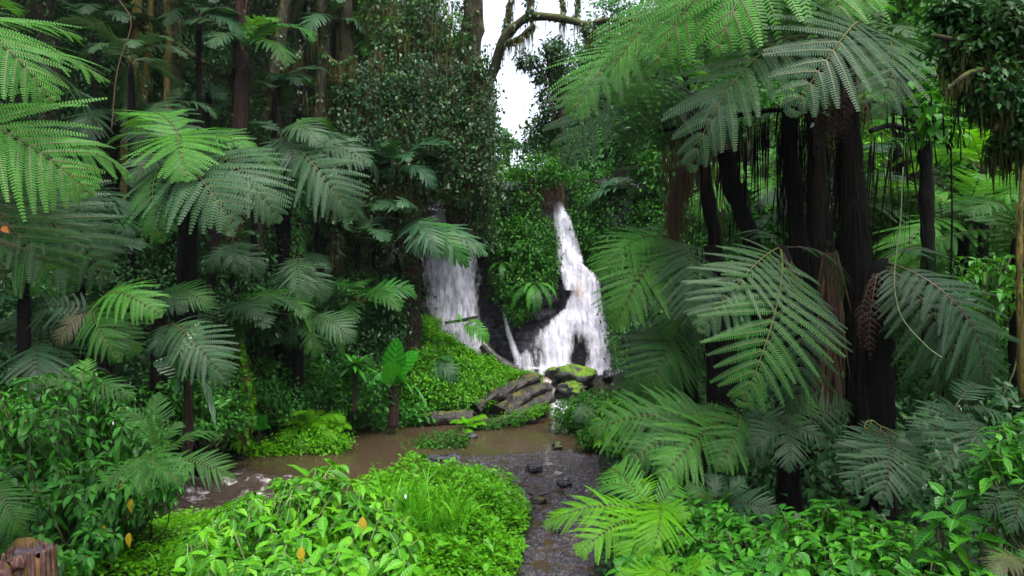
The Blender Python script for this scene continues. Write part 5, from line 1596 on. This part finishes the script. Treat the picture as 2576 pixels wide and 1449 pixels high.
# ================================================================== the leafy wall on the left
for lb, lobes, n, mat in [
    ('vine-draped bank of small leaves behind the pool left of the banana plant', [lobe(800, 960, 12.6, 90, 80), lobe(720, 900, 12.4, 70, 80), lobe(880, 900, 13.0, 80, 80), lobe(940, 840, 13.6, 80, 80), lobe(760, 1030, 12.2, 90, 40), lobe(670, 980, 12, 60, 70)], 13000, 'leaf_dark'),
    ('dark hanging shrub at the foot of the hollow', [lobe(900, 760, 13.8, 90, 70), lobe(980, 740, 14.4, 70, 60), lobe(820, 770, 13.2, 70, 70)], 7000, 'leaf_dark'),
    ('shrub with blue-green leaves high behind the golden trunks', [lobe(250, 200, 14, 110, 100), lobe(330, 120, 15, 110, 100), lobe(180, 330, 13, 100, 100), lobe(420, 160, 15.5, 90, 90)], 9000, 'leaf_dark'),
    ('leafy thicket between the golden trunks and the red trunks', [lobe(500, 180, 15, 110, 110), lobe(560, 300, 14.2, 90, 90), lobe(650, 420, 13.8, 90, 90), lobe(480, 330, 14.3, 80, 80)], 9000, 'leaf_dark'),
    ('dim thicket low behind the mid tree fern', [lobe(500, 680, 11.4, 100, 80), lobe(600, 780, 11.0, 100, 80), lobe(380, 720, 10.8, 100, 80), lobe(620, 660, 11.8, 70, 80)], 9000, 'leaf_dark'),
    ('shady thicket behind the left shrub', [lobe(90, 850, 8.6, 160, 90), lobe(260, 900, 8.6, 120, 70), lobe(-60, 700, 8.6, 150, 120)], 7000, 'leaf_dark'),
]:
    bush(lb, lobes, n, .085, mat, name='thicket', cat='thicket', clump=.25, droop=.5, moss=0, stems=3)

# ------------------------------------------------------------------ trees of the left wall
def T(*q):
    return [P(*a) for a in q]


mossy_tree('tall slim tree clad in golden moss near the top left', T((320, 520, 12.4), (318, 330, 12.4), (335, 160, 12.5), (346, 20, 12.6), (352, -150, 12.8)), .085, .07, 'bark_gold', moss=16, mlen=.3)
mossy_tree('second mossy tree just right of the golden one', T((352, 520, 12.8), (358, 300, 12.8), (372, 120, 12.9), (390, -150, 13)), .075, .06, 'bark_gold', moss=22, mlen=.4, ivy=100)
mossy_tree('thin leaning mossy stem right of the golden pair', T((430, 420, 12.6), (420, 220, 12.7), (425, 80, 12.8), (410, -120, 13)), .07, .05, 'bark_gold', moss=10)
mossy_tree('dark tree with a mossy side limb crossing behind the grey fronds', T((455, 520, 14.5), (448, 250, 14.5), (440, 60, 14.6), (430, -200, 14.8)), .13, .11, 'bark_moss',
           [(T((445, 110, 14.4), (500, 150, 14), (560, 180, 13.7), (610, 200, 13.5)), .06, .03)], moss=50)
mossy_tree('dark trunk with a rust-red fibre skirt in the middle of the left wall', T((590, 700, 13.2), (592, 400, 13.2), (600, 220, 13.3), (604, -100, 13.4)), .12, .09, 'bark_red', moss=130, mossmat='fibre_red', mlen=.6)
mossy_tree('leaning dark tree crossing behind the fan fern', T((640, 640, 14), (660, 380, 14.2), (690, 200, 14.4), (730, -100, 14.8)), .12, .10, 'bark_moss', moss=40, mlen=.5,
           branches=[(T((690, 200, 14.3), (740, 150, 14), (790, 80, 13.8)), .06, .03)], ivy=300)
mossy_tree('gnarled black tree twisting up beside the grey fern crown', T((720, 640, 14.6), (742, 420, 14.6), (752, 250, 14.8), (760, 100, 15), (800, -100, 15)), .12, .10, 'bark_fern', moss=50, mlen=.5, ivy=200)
mossy_tree('black tree draped with dry moss at the top, left of the vine wall', T((800, 480, 15), (806, 260, 15), (814, 80, 15), (806, -120, 15)), .11, .10, 'bark_moss', moss=70, mlen=.5,
           branches=[(T((812, 130, 15), (850, 160, 14.8), (890, 140, 14.7)), .05, .02)], mossmat='moss_hang')
mossy_tree('thick moss-hung trunk at the top centre left', T((880, 420, 15.4), (876, 200, 15.4), (868, 40, 15.4), (872, -150, 15.5)), .14, .13, 'bark_moss', moss=80, mlen=.6)
mossy_tree('trunk thickly wrapped in heart-leaved ivy right of the mid fern', T((745, 880, 12.2), (740, 700, 12.2), (736, 560, 12.3), (742, 440, 12.5)), .18, .16, 'bark_red', ivy=2200, ivymat='leaf_mid', ivyln=.085, moss=16, mossmat='root', mlen=.6)
mossy_tree('dead fern trunk with shaggy brown skirt at the hollow', T((850, 640, 13.2), (838, 500, 13.2), (832, 420, 13.2)), .08, .12, 'bark_red', moss=26, mossmat='root', mlen=.5)
mossy_tree('slim trunk in the shade under the mid tree fern', T((540, 980, 10.4), (530, 760, 10.6), (545, 560, 10.8), (560, 420, 11)), .07, .06, 'bark_fern', moss=16, mossmat='root')
mossy_tree('mossy stem hung with leaves at the left end of the pool', T((606, 1120, 10.6), (618, 1040, 10.6), (620, 960, 10.6), (590, 800, 10.7)), .09, .05, 'bark_gold', ivy=420, ivymat='leaf_lime', moss=10)
mossy_tree('thin rooty trunk in the dark behind the hanging ladder fern', T((650, 980, 11.4), (640, 760, 11.4), (655, 560, 11.6)), .06, .05, 'bark_red', moss=20, mossmat='root')
mossy_tree('twin dark trunk at the back of the hollow', T((960, 900, 14.9), (950, 700, 14.9), (955, 560, 15), (950, 350, 15.2)), .14, .12, 'bark_fern', moss=20, mossmat='root')

# vine-covered giants
arch = T((1180, 330, 15.5), (1215, 250, 15.3), (1240, 180, 15.2), (1262, 110, 15.0), (1300, 62, 14.9), (1340, 42, 14.8), (1400, 44, 14.7), (1450, 56, 14.6), (1482, 62, 14.6), (1525, 52, 14.6), (1600, 48, 14.6))
big = mossy_tree('great mossy tree whose limb arches over the sky gap', T((1150, 620, 15.9), (1155, 420, 15.8), (1172, 250, 15.7), (1185, 120, 15.7), (1190, -20, 15.7), (1200, -200, 15.7)), .26, .21, 'bark_moss',
                 [(arch, .13, .045), (T((1262, 110, 15), (1300, 100, 14.8), (1345, 62, 14.7)), .06, .05), (T((1330, 44, 14.8), (1335, 10, 14.8), (1330, -60, 14.9)), .09, .07), (T((1270, 100, 15), (1280, 30, 15), (1300, -60, 15)), .07, .05),
                  (T((1600, 48, 14.6), (1660, 30, 14.6), (1720, 20, 14.6)), .04, .015), (T((1560, 50, 14.6), (1600, 70, 14.4), (1610, 110, 14.3)), .03, .015), (T((1482, 62, 14.6), (1480, 78, 14.55), (1488, 84, 14.5)), .10, .06),
                  (T((1415, 46, 14.7), (1418, 20, 14.7), (1412, -40, 14.7)), .025, .02), (T((1450, 50, 14.7), (1452, 10, 14.7), (1460, -40, 14.7)), .02, .015)], moss=230, mlen=.45, ivy=900, rough=.45)
for lb, lobes, n, mv, vc in [
    ('towering mass of vines and small leaves left of the sky gap', [lobe(1150, 190, 15.4, 70, 110), lobe(1190, 330, 15.4, 52, 90), lobe(1120, 330, 15.3, 70, 100), lobe(1170, 430, 15.4, 66, 80), lobe(1100, 60, 15.6, 90, 80), lobe(1195, 230, 15.5, 40, 60)], 15000, 150,
     (1080, 1245, 100, 530, 14.9, 15.5, 40)),
    ('middle column of the vine wall with blue-grey leaves', [lobe(1010, 190, 15.2, 80, 110), lobe(980, 330, 15.1, 80, 110), lobe(1040, 430, 15.0, 70, 100), lobe(990, 60, 15.6, 90, 70)], 13000, 130, (930, 1080, 80, 560, 14.7, 15.3, 36)),
    ('left column of the vine wall with drooping moss', [lobe(900, 260, 15.4, 70, 90), lobe(920, 400, 15.0, 70, 90), lobe(870, 420, 14.8, 60, 70), lobe(960, 480, 14.7, 80, 60)], 9000, 110, (850, 960, 120, 560, 14.5, 15.2, 26)),
    ('leafy curtain hanging above the left waterfall', [lobe(1060, 460, 15.4, 50, 46), lobe(1125, 455, 15.6, 50, 30), lobe(1212, 490, 15.8, 22, 50), lobe(1228, 450, 16.0, 22, 60)], 4000, 10, (1195, 1240, 380, 640, 15.4, 15.9, 12)),
]:
    g = bush(lb, lobes, int(n * .62), .105, 'leaf_vine', name='vine_mass', cat='vines', clump=.17, per=24, droop=.6, moss=mv * 3, stems=4, wr=.55, fill=.2)
    vine_curtain(g, *vc[:6], vc[6], .085)

for lb, vc, mt, ln in [
    ('sheet of fresh heart-shaped climber leaves on the right flank of the vine wall', (1110, 1245, 170, 520, 14.6, 15.0, 34), 'leaf_vine', .075),
    ('strands of grey-green climber on the front of the vine wall', (900, 1090, 120, 480, 14.3, 14.6, 22), 'fern_dark', .075),
    ('dark creeper strands trailing below the vine wall over the hollow', (850, 1030, 420, 720, 14.0, 14.6, 30), 'leaf_vine', .08),
]:
    r0 = thing('hanging_creeper', lb, 'creeper', P((vc[0] + vc[1]) / 2, vc[3], vc[4]))
    vine_curtain(r0, *vc, ln, mt)

# canopy over the left slope
for k, (lb, x, y, d, rx, cr) in enumerate([
    ('forest tree rising behind the golden trunks with its crown above the picture', 270, 330, 15.0, .22, (-7.5, 15.5, 10.2)),
    ('forest tree at the top left corner behind the bright fronds', 120, 300, 13.0, .20, (-8.5, 12.5, 9.6)),
    ('forest tree behind the fan fern with a crown above the picture', 690, 330, 16.5, .22, (-4.6, 16.8, 11.0)),
    ('forest tree behind the vine wall with a crown above the picture', 985, 300, 17.5, .2, (-4.2, 19.5, 12.2)),
]):
    b0 = P(x, y + 250, d)
    t0 = np.array([cr[0], cr[1], cr[2]])
    lobes = [[t0[0] + dx, t0[1] + dy, t0[2] + dz, 1.9, 1.9, 1.0] for dx, dy, dz in ((0, 0, .4), (-1.5, .4, 0), (1.4, -.3, .1), (.2, -1.5, -.2), (-.3, 1.5, .2))]
    mossy_tree(lb, [b0, (b0 + P(x, y - 100, d)) / 2, P(x + 5, y - 200, d), t0], rx, .10, 'bark_moss', [([P(x + 5, y - 200, d), (t0 + lobes[i][:3]) / 2 - [0, 0, .3], np.array(lobes[i][:3])], .07, .03) for i in range(1, 5)],
               moss=40, crown=lobes, cn=9000, cln=.16, ivy=200)

# ------------------------------------------------------------------ right hillside beyond the falls
hill = [
    ('dark moss-hung tree leaning into the sky gap from the right', [lobe(1330, 150, 19.5, 30, 18), lobe(1400, 120, 19.6, 30, 40), lobe(1372, 195, 19.6, 28, 24), lobe(1382, 250, 19.8, 22, 36), lobe(1410, 175, 19.8, 26, 40)], 2600, .12, 'leaf_dark', 70, T((1420, 420, 20), (1415, 280, 19.9), (1395, 170, 19.7), (1370, 110, 19.6))),
    ('large round-crowned tree on the right hillside under the arch', [lobe(1480, 180, 20.5, 62, 70), lobe(1520, 130, 20.8, 60, 60), lobe(1450, 240, 20.4, 50, 60), lobe(1540, 220, 20.6, 50, 60)], 8000, .13, 'leaf_hill', 30, T((1490, 480, 20.8), (1490, 330, 20.8), (1490, 200, 20.6))),
    ('tree with dense blue-green foliage at the lower right side of the sky gap', [lobe(1365, 335, 21, 44, 34), lobe(1405, 305, 21, 46, 54), lobe(1370, 385, 20.8, 62, 26), lobe(1440, 350, 20.8, 50, 50)], 6500, .13, 'leaf_hill', 20, T((1390, 470, 21), (1385, 380, 21), (1385, 310, 21))),
    ('leafy tree right of centre behind the bowed pale frond', [lobe(1480, 380, 19.5, 60, 60), lobe(1540, 330, 19.8, 60, 60), lobe(1430, 420, 19.3, 40, 40), lobe(1580, 400, 19.2, 60, 60)], 7500, .12, 'leaf_hill', 20, T((1500, 520, 19.5), (1505, 430, 19.5), (1510, 360, 19.6))),
    ('hazy tree high on the right hillside above the tall fern', [lobe(1620, 120, 24, 70, 70), lobe(1680, 60, 24, 80, 60), lobe(1590, 200, 23, 60, 60), lobe(1560, 40, 25, 70, 50)], 7000, .15, 'leaf_hill', 25, T((1640, 420, 24), (1640, 260, 24), (1640, 110, 24))),
    ('yellowish tree on the slope behind the two long pale fronds', [lobe(1640, 330, 17.5, 70, 60), lobe(1600, 270, 18.5, 50, 50), lobe(1700, 300, 17.5, 60, 60), lobe(1660, 420, 16.5, 60, 60)], 7000, .12, 'leaf_slope', 15, T((1660, 600, 17), (1660, 460, 17), (1655, 330, 17.5))),
    ('far tree at the upper right seen between the fern crowns', [lobe(1830, 260, 16, 80, 70), lobe(1900, 200, 16.5, 90, 70), lobe(1780, 150, 18, 80, 70), lobe(1950, 300, 15, 80, 70)], 7000, .13, 'leaf_slope', 15, T((1860, 600, 15), (1860, 430, 15.5), (1870, 250, 16))),
    ('bright tree deep behind the thick trunks', [lobe(2100, 300, 14, 100, 80), lobe(2240, 260, 14, 90, 80), lobe(2180, 400, 13, 90, 70), lobe(2050, 440, 13, 80, 70)], 7500, .12, 'leaf_bright', 10, T((2150, 720, 13), (2150, 560, 13), (2160, 330, 14))),
    ('forest tree filling the right background above the slim trunk', [lobe(2400, 330, 12, 100, 90), lobe(2520, 250, 12, 100, 90), lobe(2330, 200, 13, 90, 80), lobe(2480, 420, 11, 90, 70), lobe(2600, 380, 11, 90, 90)], 8500, .12, 'leaf_slope', 20, T((2450, 760, 12), (2450, 560, 12), (2450, 330, 12))),
    ('tall tree closing the top right behind the highest fern crown', [lobe(2260, 20, 14, 110, 80), lobe(2380, -20, 13.5, 110, 90), lobe(2150, -40, 15, 110, 80), lobe(2340, 90, 13, 80, 60)], 8000, .13, 'leaf_slope', 10, T((2300, 700, 14), (2300, 400, 14), (2290, 60, 14))),
    ('small grey tree on the skyline at the foot of the sky gap', [lobe(1262, 345, 27, 20, 16), lobe(1290, 362, 27, 30, 12), lobe(1250, 375, 26, 30, 14)], 900, .16, 'leaf_hill', 10, T((1275, 420, 27), (1272, 385, 27), (1265, 350, 27))),
]
for lb, lobes, n, ln, mat, ms, tr in hill:
    bush(lb, lobes, n, ln, mat, name='tree', cat='tree', clump=.3, per=18, trunk=(tr, .16, .07), moss=ms, base=tr[0], part='crown')

# ------------------------------------------------------------------ trunks and hangings on the right
for lb, (xa, xb, ya, yb, da, db, n_) in [
    ('ragged curtain of dark hanging roots between the black trunks', (1850, 2130, 290, 640, 6.9, 7.8, 75)),
    ('fringe of blackish dead fibres right of the thickest trunk', (2190, 2290, 330, 760, 6.4, 7.2, 14)),
    ('reddish dead fronds and roots hanging left of the leaning black trunk', (1660, 1840, 330, 620, 8.0, 8.8, 50)),
]:
    q0 = thing('hanging_roots', lb, 'hanging roots', P((xa + xb) / 2, yb, (da + db) / 2))
    hb = MB()
    tp = MB()
    add_tube(tp, curve([P(xa, ya, da), P((xa + xb) / 2, ya - 15, (da + db) / 2), P(xb, ya, db)], 12), .025, 6, rough=.4, rs=8)
    tp.build('limb', M['bark_fern'], q0)
    k = 4
    xs_ = np.repeat(R.uniform(xa, xb, n_), k)
    m = len(xs_)
    fr = (xs_ - xa) / (xb - xa)
    p = np.array([P(x + R.normal(0, 5), ya + abs(R.normal(0, .16)) * (yb - ya), da + (db - da) * f_ + R.normal(0, .04)) for x, f_ in zip(xs_, fr)])
    ml = np.repeat(R.random(n_), k)
    add_ribbons(hb, p, np.c_[R.normal(0, .05, (m, 2)), -np.ones(m)], (yb - ya) / FPX * da * (.15 + .75 * ml) * (.7 + .4 * R.random(m)), .004 + .02 * R.random(m) ** 2, 0, 5,
                side=nrm(np.c_[R.normal(size=(m, 2)), np.zeros(m)]))
    kind(hb.build('root_fringe', M['fibre' if 'red' not in lb[:4] else 'root'], q0), 'stuff')

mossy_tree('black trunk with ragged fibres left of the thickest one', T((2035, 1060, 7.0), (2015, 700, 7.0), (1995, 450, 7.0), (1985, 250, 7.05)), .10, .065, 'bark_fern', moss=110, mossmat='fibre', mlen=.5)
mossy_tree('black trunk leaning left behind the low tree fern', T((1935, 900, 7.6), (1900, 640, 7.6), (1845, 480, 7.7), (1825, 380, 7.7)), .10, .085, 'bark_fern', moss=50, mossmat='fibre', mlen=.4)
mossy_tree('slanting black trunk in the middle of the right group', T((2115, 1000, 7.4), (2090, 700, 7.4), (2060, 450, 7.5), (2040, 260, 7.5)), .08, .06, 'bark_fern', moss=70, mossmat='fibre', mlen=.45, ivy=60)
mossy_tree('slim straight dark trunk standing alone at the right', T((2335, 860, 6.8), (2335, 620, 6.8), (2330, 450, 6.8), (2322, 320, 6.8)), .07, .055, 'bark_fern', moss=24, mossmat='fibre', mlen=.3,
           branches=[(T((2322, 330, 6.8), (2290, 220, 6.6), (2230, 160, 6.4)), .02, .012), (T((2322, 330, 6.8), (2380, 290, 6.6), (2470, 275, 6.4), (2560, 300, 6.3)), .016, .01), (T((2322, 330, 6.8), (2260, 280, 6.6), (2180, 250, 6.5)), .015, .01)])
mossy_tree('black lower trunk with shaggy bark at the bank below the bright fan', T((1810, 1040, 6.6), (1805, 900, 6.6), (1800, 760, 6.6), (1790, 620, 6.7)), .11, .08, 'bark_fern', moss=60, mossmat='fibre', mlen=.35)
mossy_tree('pale moss-flecked sapling stem at the far right edge', T((2570, 1000, 5.6), (2565, 760, 5.6), (2566, 560, 5.7), (2575, 380, 5.8)), .025, .018, 'bark_gold', moss=8, mlen=.2)
mossy_tree('thin stem among the right trunks with red withered fronds', T((2080, 960, 6.0), (2090, 800, 6.0), (2085, 640, 6.1)), .06, .05, 'bark_red', moss=70, mossmat='root', mlen=.55)
mossy_tree('dead shaggy brown trunk hanging left of the leaning black trunk', T((1690, 560, 7.8), (1705, 470, 7.8), (1730, 390, 7.9)), .05, .045, 'bark_red', moss=60, mossmat='root', mlen=.5)
corner = mossy_tree('dark moss-laden branches filling the top right corner', T((2700, 500, 4.6), (2640, 250, 4.5), (2560, 150, 4.4), (2480, 80, 4.3), (2400, 20, 4.3)), .07, .03, 'bark_moss',
                    [(T((2600, 200, 4.45), (2540, 260, 4.3), (2500, 330, 4.2)), .035, .012), (T((2560, 150, 4.4), (2500, 170, 4.2), (2430, 190, 4.1), (2380, 230, 4.1)), .03, .01), (T((2480, 80, 4.3), (2420, 100, 4.2), (2350, 90, 4.2)), .025, .01),
                     (T((2600, 180, 4.4), (2600, 60, 4.3), (2580, -60, 4.3)), .03, .02), (T((2520, 110, 4.3), (2530, 20, 4.2), (2500, -60, 4.2)), .02, .01)], moss=70, mlen=.12, mossmat='moss_dark', crown=[lobe(2500, 60, 4.3, 90, 60), lobe(2430, 130, 4.3, 60, 60), lobe(2560, 200, 4.4, 50, 70), lobe(2400, 40, 4.3, 50, 40), lobe(2490, 200, 4.2, 60, 60), lobe(2550, 320, 4.4, 50, 70)], cn=6000, cln=.055, cmat='leaf_dark')
hang_moss(corner, [lobe(2500, 80, 4.3, 90, 60), lobe(2430, 140, 4.3, 60, 60), lobe(2560, 220, 4.4, 50, 70), lobe(2550, 330, 4.4, 50, 70), lobe(2480, 220, 4.2, 60, 60)], 150, .22, 'moss_dark')
mb = MB()
add_tube(mb, curve([P(2272, 420, 4.6), P(2265, 560, 4.6), P(2255, 640, 4.6), P(2250, 720, 4.6), P(2270, 800, 4.6), P(2330, 870, 4.6), P(2370, 900, 4.6)], 40), [.0035] * 40, 6)
tag(mb.build('hanging_vine', M['stem_pale']), 'single thin pale vine dangling in a curve before the dark bent frond', 'vine')
mb = MB()
add_tube(mb, curve([P(300, 0, 9), P(330, 60, 9), P(295, 180, 9), P(280, 330, 9)], 30), [.008] * 30, 5)
tag(mb.build('hanging_vine', M['root']), 'reddish thin liana hanging at the top left behind the bright fronds', 'vine')
mb = MB()
c = curve([P(2262, 1100, 4.5), P(2240, 1082, 4.5), P(2215, 1072, 4.5), P(2195, 1058, 4.5), P(2180, 1062, 4.5), P(2176, 1074, 4.5), P(2184, 1080, 4.5), P(2188, 1072, 4.5)], 30)
add_tube(mb, c, np.linspace(.004, .0055, 30), 5)
for k in (8, 13, 18):
    add_tube(mb, curve([c[k], c[k] + [-.012, -.01, -.025], c[k] + [-.004, -.01, -.04]], 6), .003, 4)
tag(mb.build('fern_crosier', M['rachis']), 'pale curled young fern tip against the black hollow', 'fern crosier')

# ------------------------------------------------------------------ undergrowth that reads as one mass
def undergrowth(name, region, n, ln, mat, h, hmin=0.0, wr=.5, tone=1.0, fernshare=.0, clump=.5):
    """leaf clumps over a stretch of ground; region(x, y) says where"""
    b = MB()
    x0, x1, y0, y1, keep = region
    m = n // 16
    x, y = R.uniform(x0, x1, m * 2), R.uniform(y0, y1, m * 2)
    k = keep(x, y) & (sdist(STREAM, x, y) > .4) & (sdist(BASIN, x, y) > .4)
    x, y = x[k][:m], y[k][:m]
    z = terrain_z(x, y) + hmin + h * R.random(len(x)) ** 1.4
    c = np.c_[x, y, z]
    i = np.repeat(np.arange(len(x)), 16)
    t = R.random(len(x))
    p = c[i] + R.normal(0, .35, (len(i), 3)) * clump * [1, 1, .8]
    d = nrm(R.normal(0, .6, (len(i), 3)) + [0, -.35, -.4])
    up = nrm(np.array([0, -.5, 1]) + R.normal(0, .35, (len(i), 3)))
    l = ln * (.5 + .9 * R.random(len(i)))
    add_leaves(b, LITE, p, d, up, l, l * wr, np.clip(t[i] * .6 + .4 * R.random(len(i)), 0, 1))
    return kind(b.build(name, M[mat]), 'stuff')


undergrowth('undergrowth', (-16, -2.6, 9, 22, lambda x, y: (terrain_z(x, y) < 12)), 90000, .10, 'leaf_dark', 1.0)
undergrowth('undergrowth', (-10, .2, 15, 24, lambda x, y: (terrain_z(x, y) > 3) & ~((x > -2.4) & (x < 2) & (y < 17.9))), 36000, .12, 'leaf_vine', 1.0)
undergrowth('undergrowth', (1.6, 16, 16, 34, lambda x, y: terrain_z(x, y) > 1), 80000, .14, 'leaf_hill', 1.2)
undergrowth('undergrowth', (2.2, 16, 5.5, 17, lambda x, y: x > 2.0), 70000, .10, 'leaf_dark', .7)  # shade of the right understory is put into the darker leaf colour
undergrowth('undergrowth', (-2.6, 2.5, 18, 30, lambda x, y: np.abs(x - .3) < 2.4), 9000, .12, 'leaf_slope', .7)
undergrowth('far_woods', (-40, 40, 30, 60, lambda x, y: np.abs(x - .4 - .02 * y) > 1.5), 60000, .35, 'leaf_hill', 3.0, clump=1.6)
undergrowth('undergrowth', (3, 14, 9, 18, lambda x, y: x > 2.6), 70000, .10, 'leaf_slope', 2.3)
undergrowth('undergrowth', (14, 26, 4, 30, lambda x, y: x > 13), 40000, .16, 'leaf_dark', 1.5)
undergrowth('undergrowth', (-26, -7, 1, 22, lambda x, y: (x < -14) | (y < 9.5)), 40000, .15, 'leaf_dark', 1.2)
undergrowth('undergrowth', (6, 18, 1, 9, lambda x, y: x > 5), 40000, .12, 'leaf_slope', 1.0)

# ================================================================== camera, sky and light
cam = bpy.data.cameras.new('camera')
cam.sensor_width = 36
cam.lens = 36 * FPX / 2576
cam.clip_end = 400
co = bpy.data.objects.new('camera', cam)
C.objects.link(co)
co.location = (0, 0, CAMZ)
co.rotation_euler = (math.radians(90), 0, 0)
sc = bpy.context.scene
sc.camera = co

EL, AZ = math.radians(64), math.radians(152)
w = bpy.data.worlds.new('World')
sc.world = w
w.use_nodes = True
nt = w.node_tree
nt.nodes.clear()
sky = nt.nodes.new('ShaderNodeTexSky')
sky.sky_type = 'NISHITA'
sky.sun_disc = False
sky.sun_elevation = EL
sky.sun_rotation = AZ
sky.air_density = 1.0
sky.dust_density = 3.0
hs = nt.nodes.new('ShaderNodeHueSaturation')
hs.inputs['Saturation'].default_value = .4
bg = nt.nodes.new('ShaderNodeBackground')
bg.inputs[1].default_value = .13
ow = nt.nodes.new('ShaderNodeOutputWorld')
nt.links.new(sky.outputs[0], hs.inputs['Color'])
nt.links.new(hs.outputs[0], bg.inputs[0])
nt.links.new(bg.outputs[0], ow.inputs[0])

sl = bpy.data.lights.new('sun', 'SUN')
sl.energy = 1.1
sl.angle = math.radians(25)
sl.color = (1, .97, .92)
so = bpy.data.objects.new('sun', sl)
C.objects.link(so)
# the sky's sun sits at azimuth AZ from +Y towards +X
dv = Vector((math.sin(AZ) * math.cos(EL), math.cos(AZ) * math.cos(EL), math.sin(EL)))
so.rotation_euler = dv.to_track_quat('Z', 'Y').to_euler()

vs = sc.view_settings
vs.view_transform = 'Standard'
vs.look = 'None'
vs.exposure = 1.75
vs.gamma = 1.0
sc.cycles.max_bounces = 8
sc.cycles.transparent_max_bounces = 24
sc.cycles.diffuse_bounces = 4
sc.cycles.transmission_bounces = 4



# ------------------------------------------------------------------ damp air
hm, hnt, hout = new_mat('damp_air')
pv = hnt.nodes.new('ShaderNodeVolumePrincipled')
pv.inputs['Color'].default_value = (.88, .92, 1, 1)
pv.inputs['Density'].default_value = .0003
hnt.links.new(pv.outputs[0], hout.inputs['Volume'])
hb = MB()
xx, yy, zz = (-64, 64), (-12, 84), (-2, 24)
hb.add([[x, y, z] for x in xx for y in yy for z in zz], [[0, 1, 3, 2], [4, 6, 7, 5], [0, 4, 5, 1], [2, 3, 7, 6], [0, 2, 6, 4], [1, 5, 7, 3]])
kind(hb.build('haze', hm, smooth=False), 'stuff')

GROUPS = {'tree_fern': 'tree ferns of the forest', 'fern': 'ferns on the banks', 'tree': 'forest trees', 'thicket': 'thickets on the slopes', 'stone': 'stones in the stream',
          'boulder': 'boulders below the falls', 'log': 'fallen logs by the pool', 'waterfall': 'falls on the cliff', 'grass_tuft': 'grass tufts', 'banana_plant': 'broad-leaved banana plants',
          'vine_mass': 'columns of the vine wall', 'hanging_creeper': 'creepers hanging on the vine wall', 'hanging_roots': 'hanging roots among the black trunks', 'hanging_vine': 'thin dangling vines',
          'shrub': 'shrubs on banks and cliff', 'broadleaf_shrub': 'broadleaf shrubs near the viewer', 'stick': 'loose sticks'}
for o in C.objects:
    if o.parent is None and 'label' in o and 'group' not in o:
        q = GROUPS.get(o.name.split('.')[0])
        if q:
            o['group'] = q
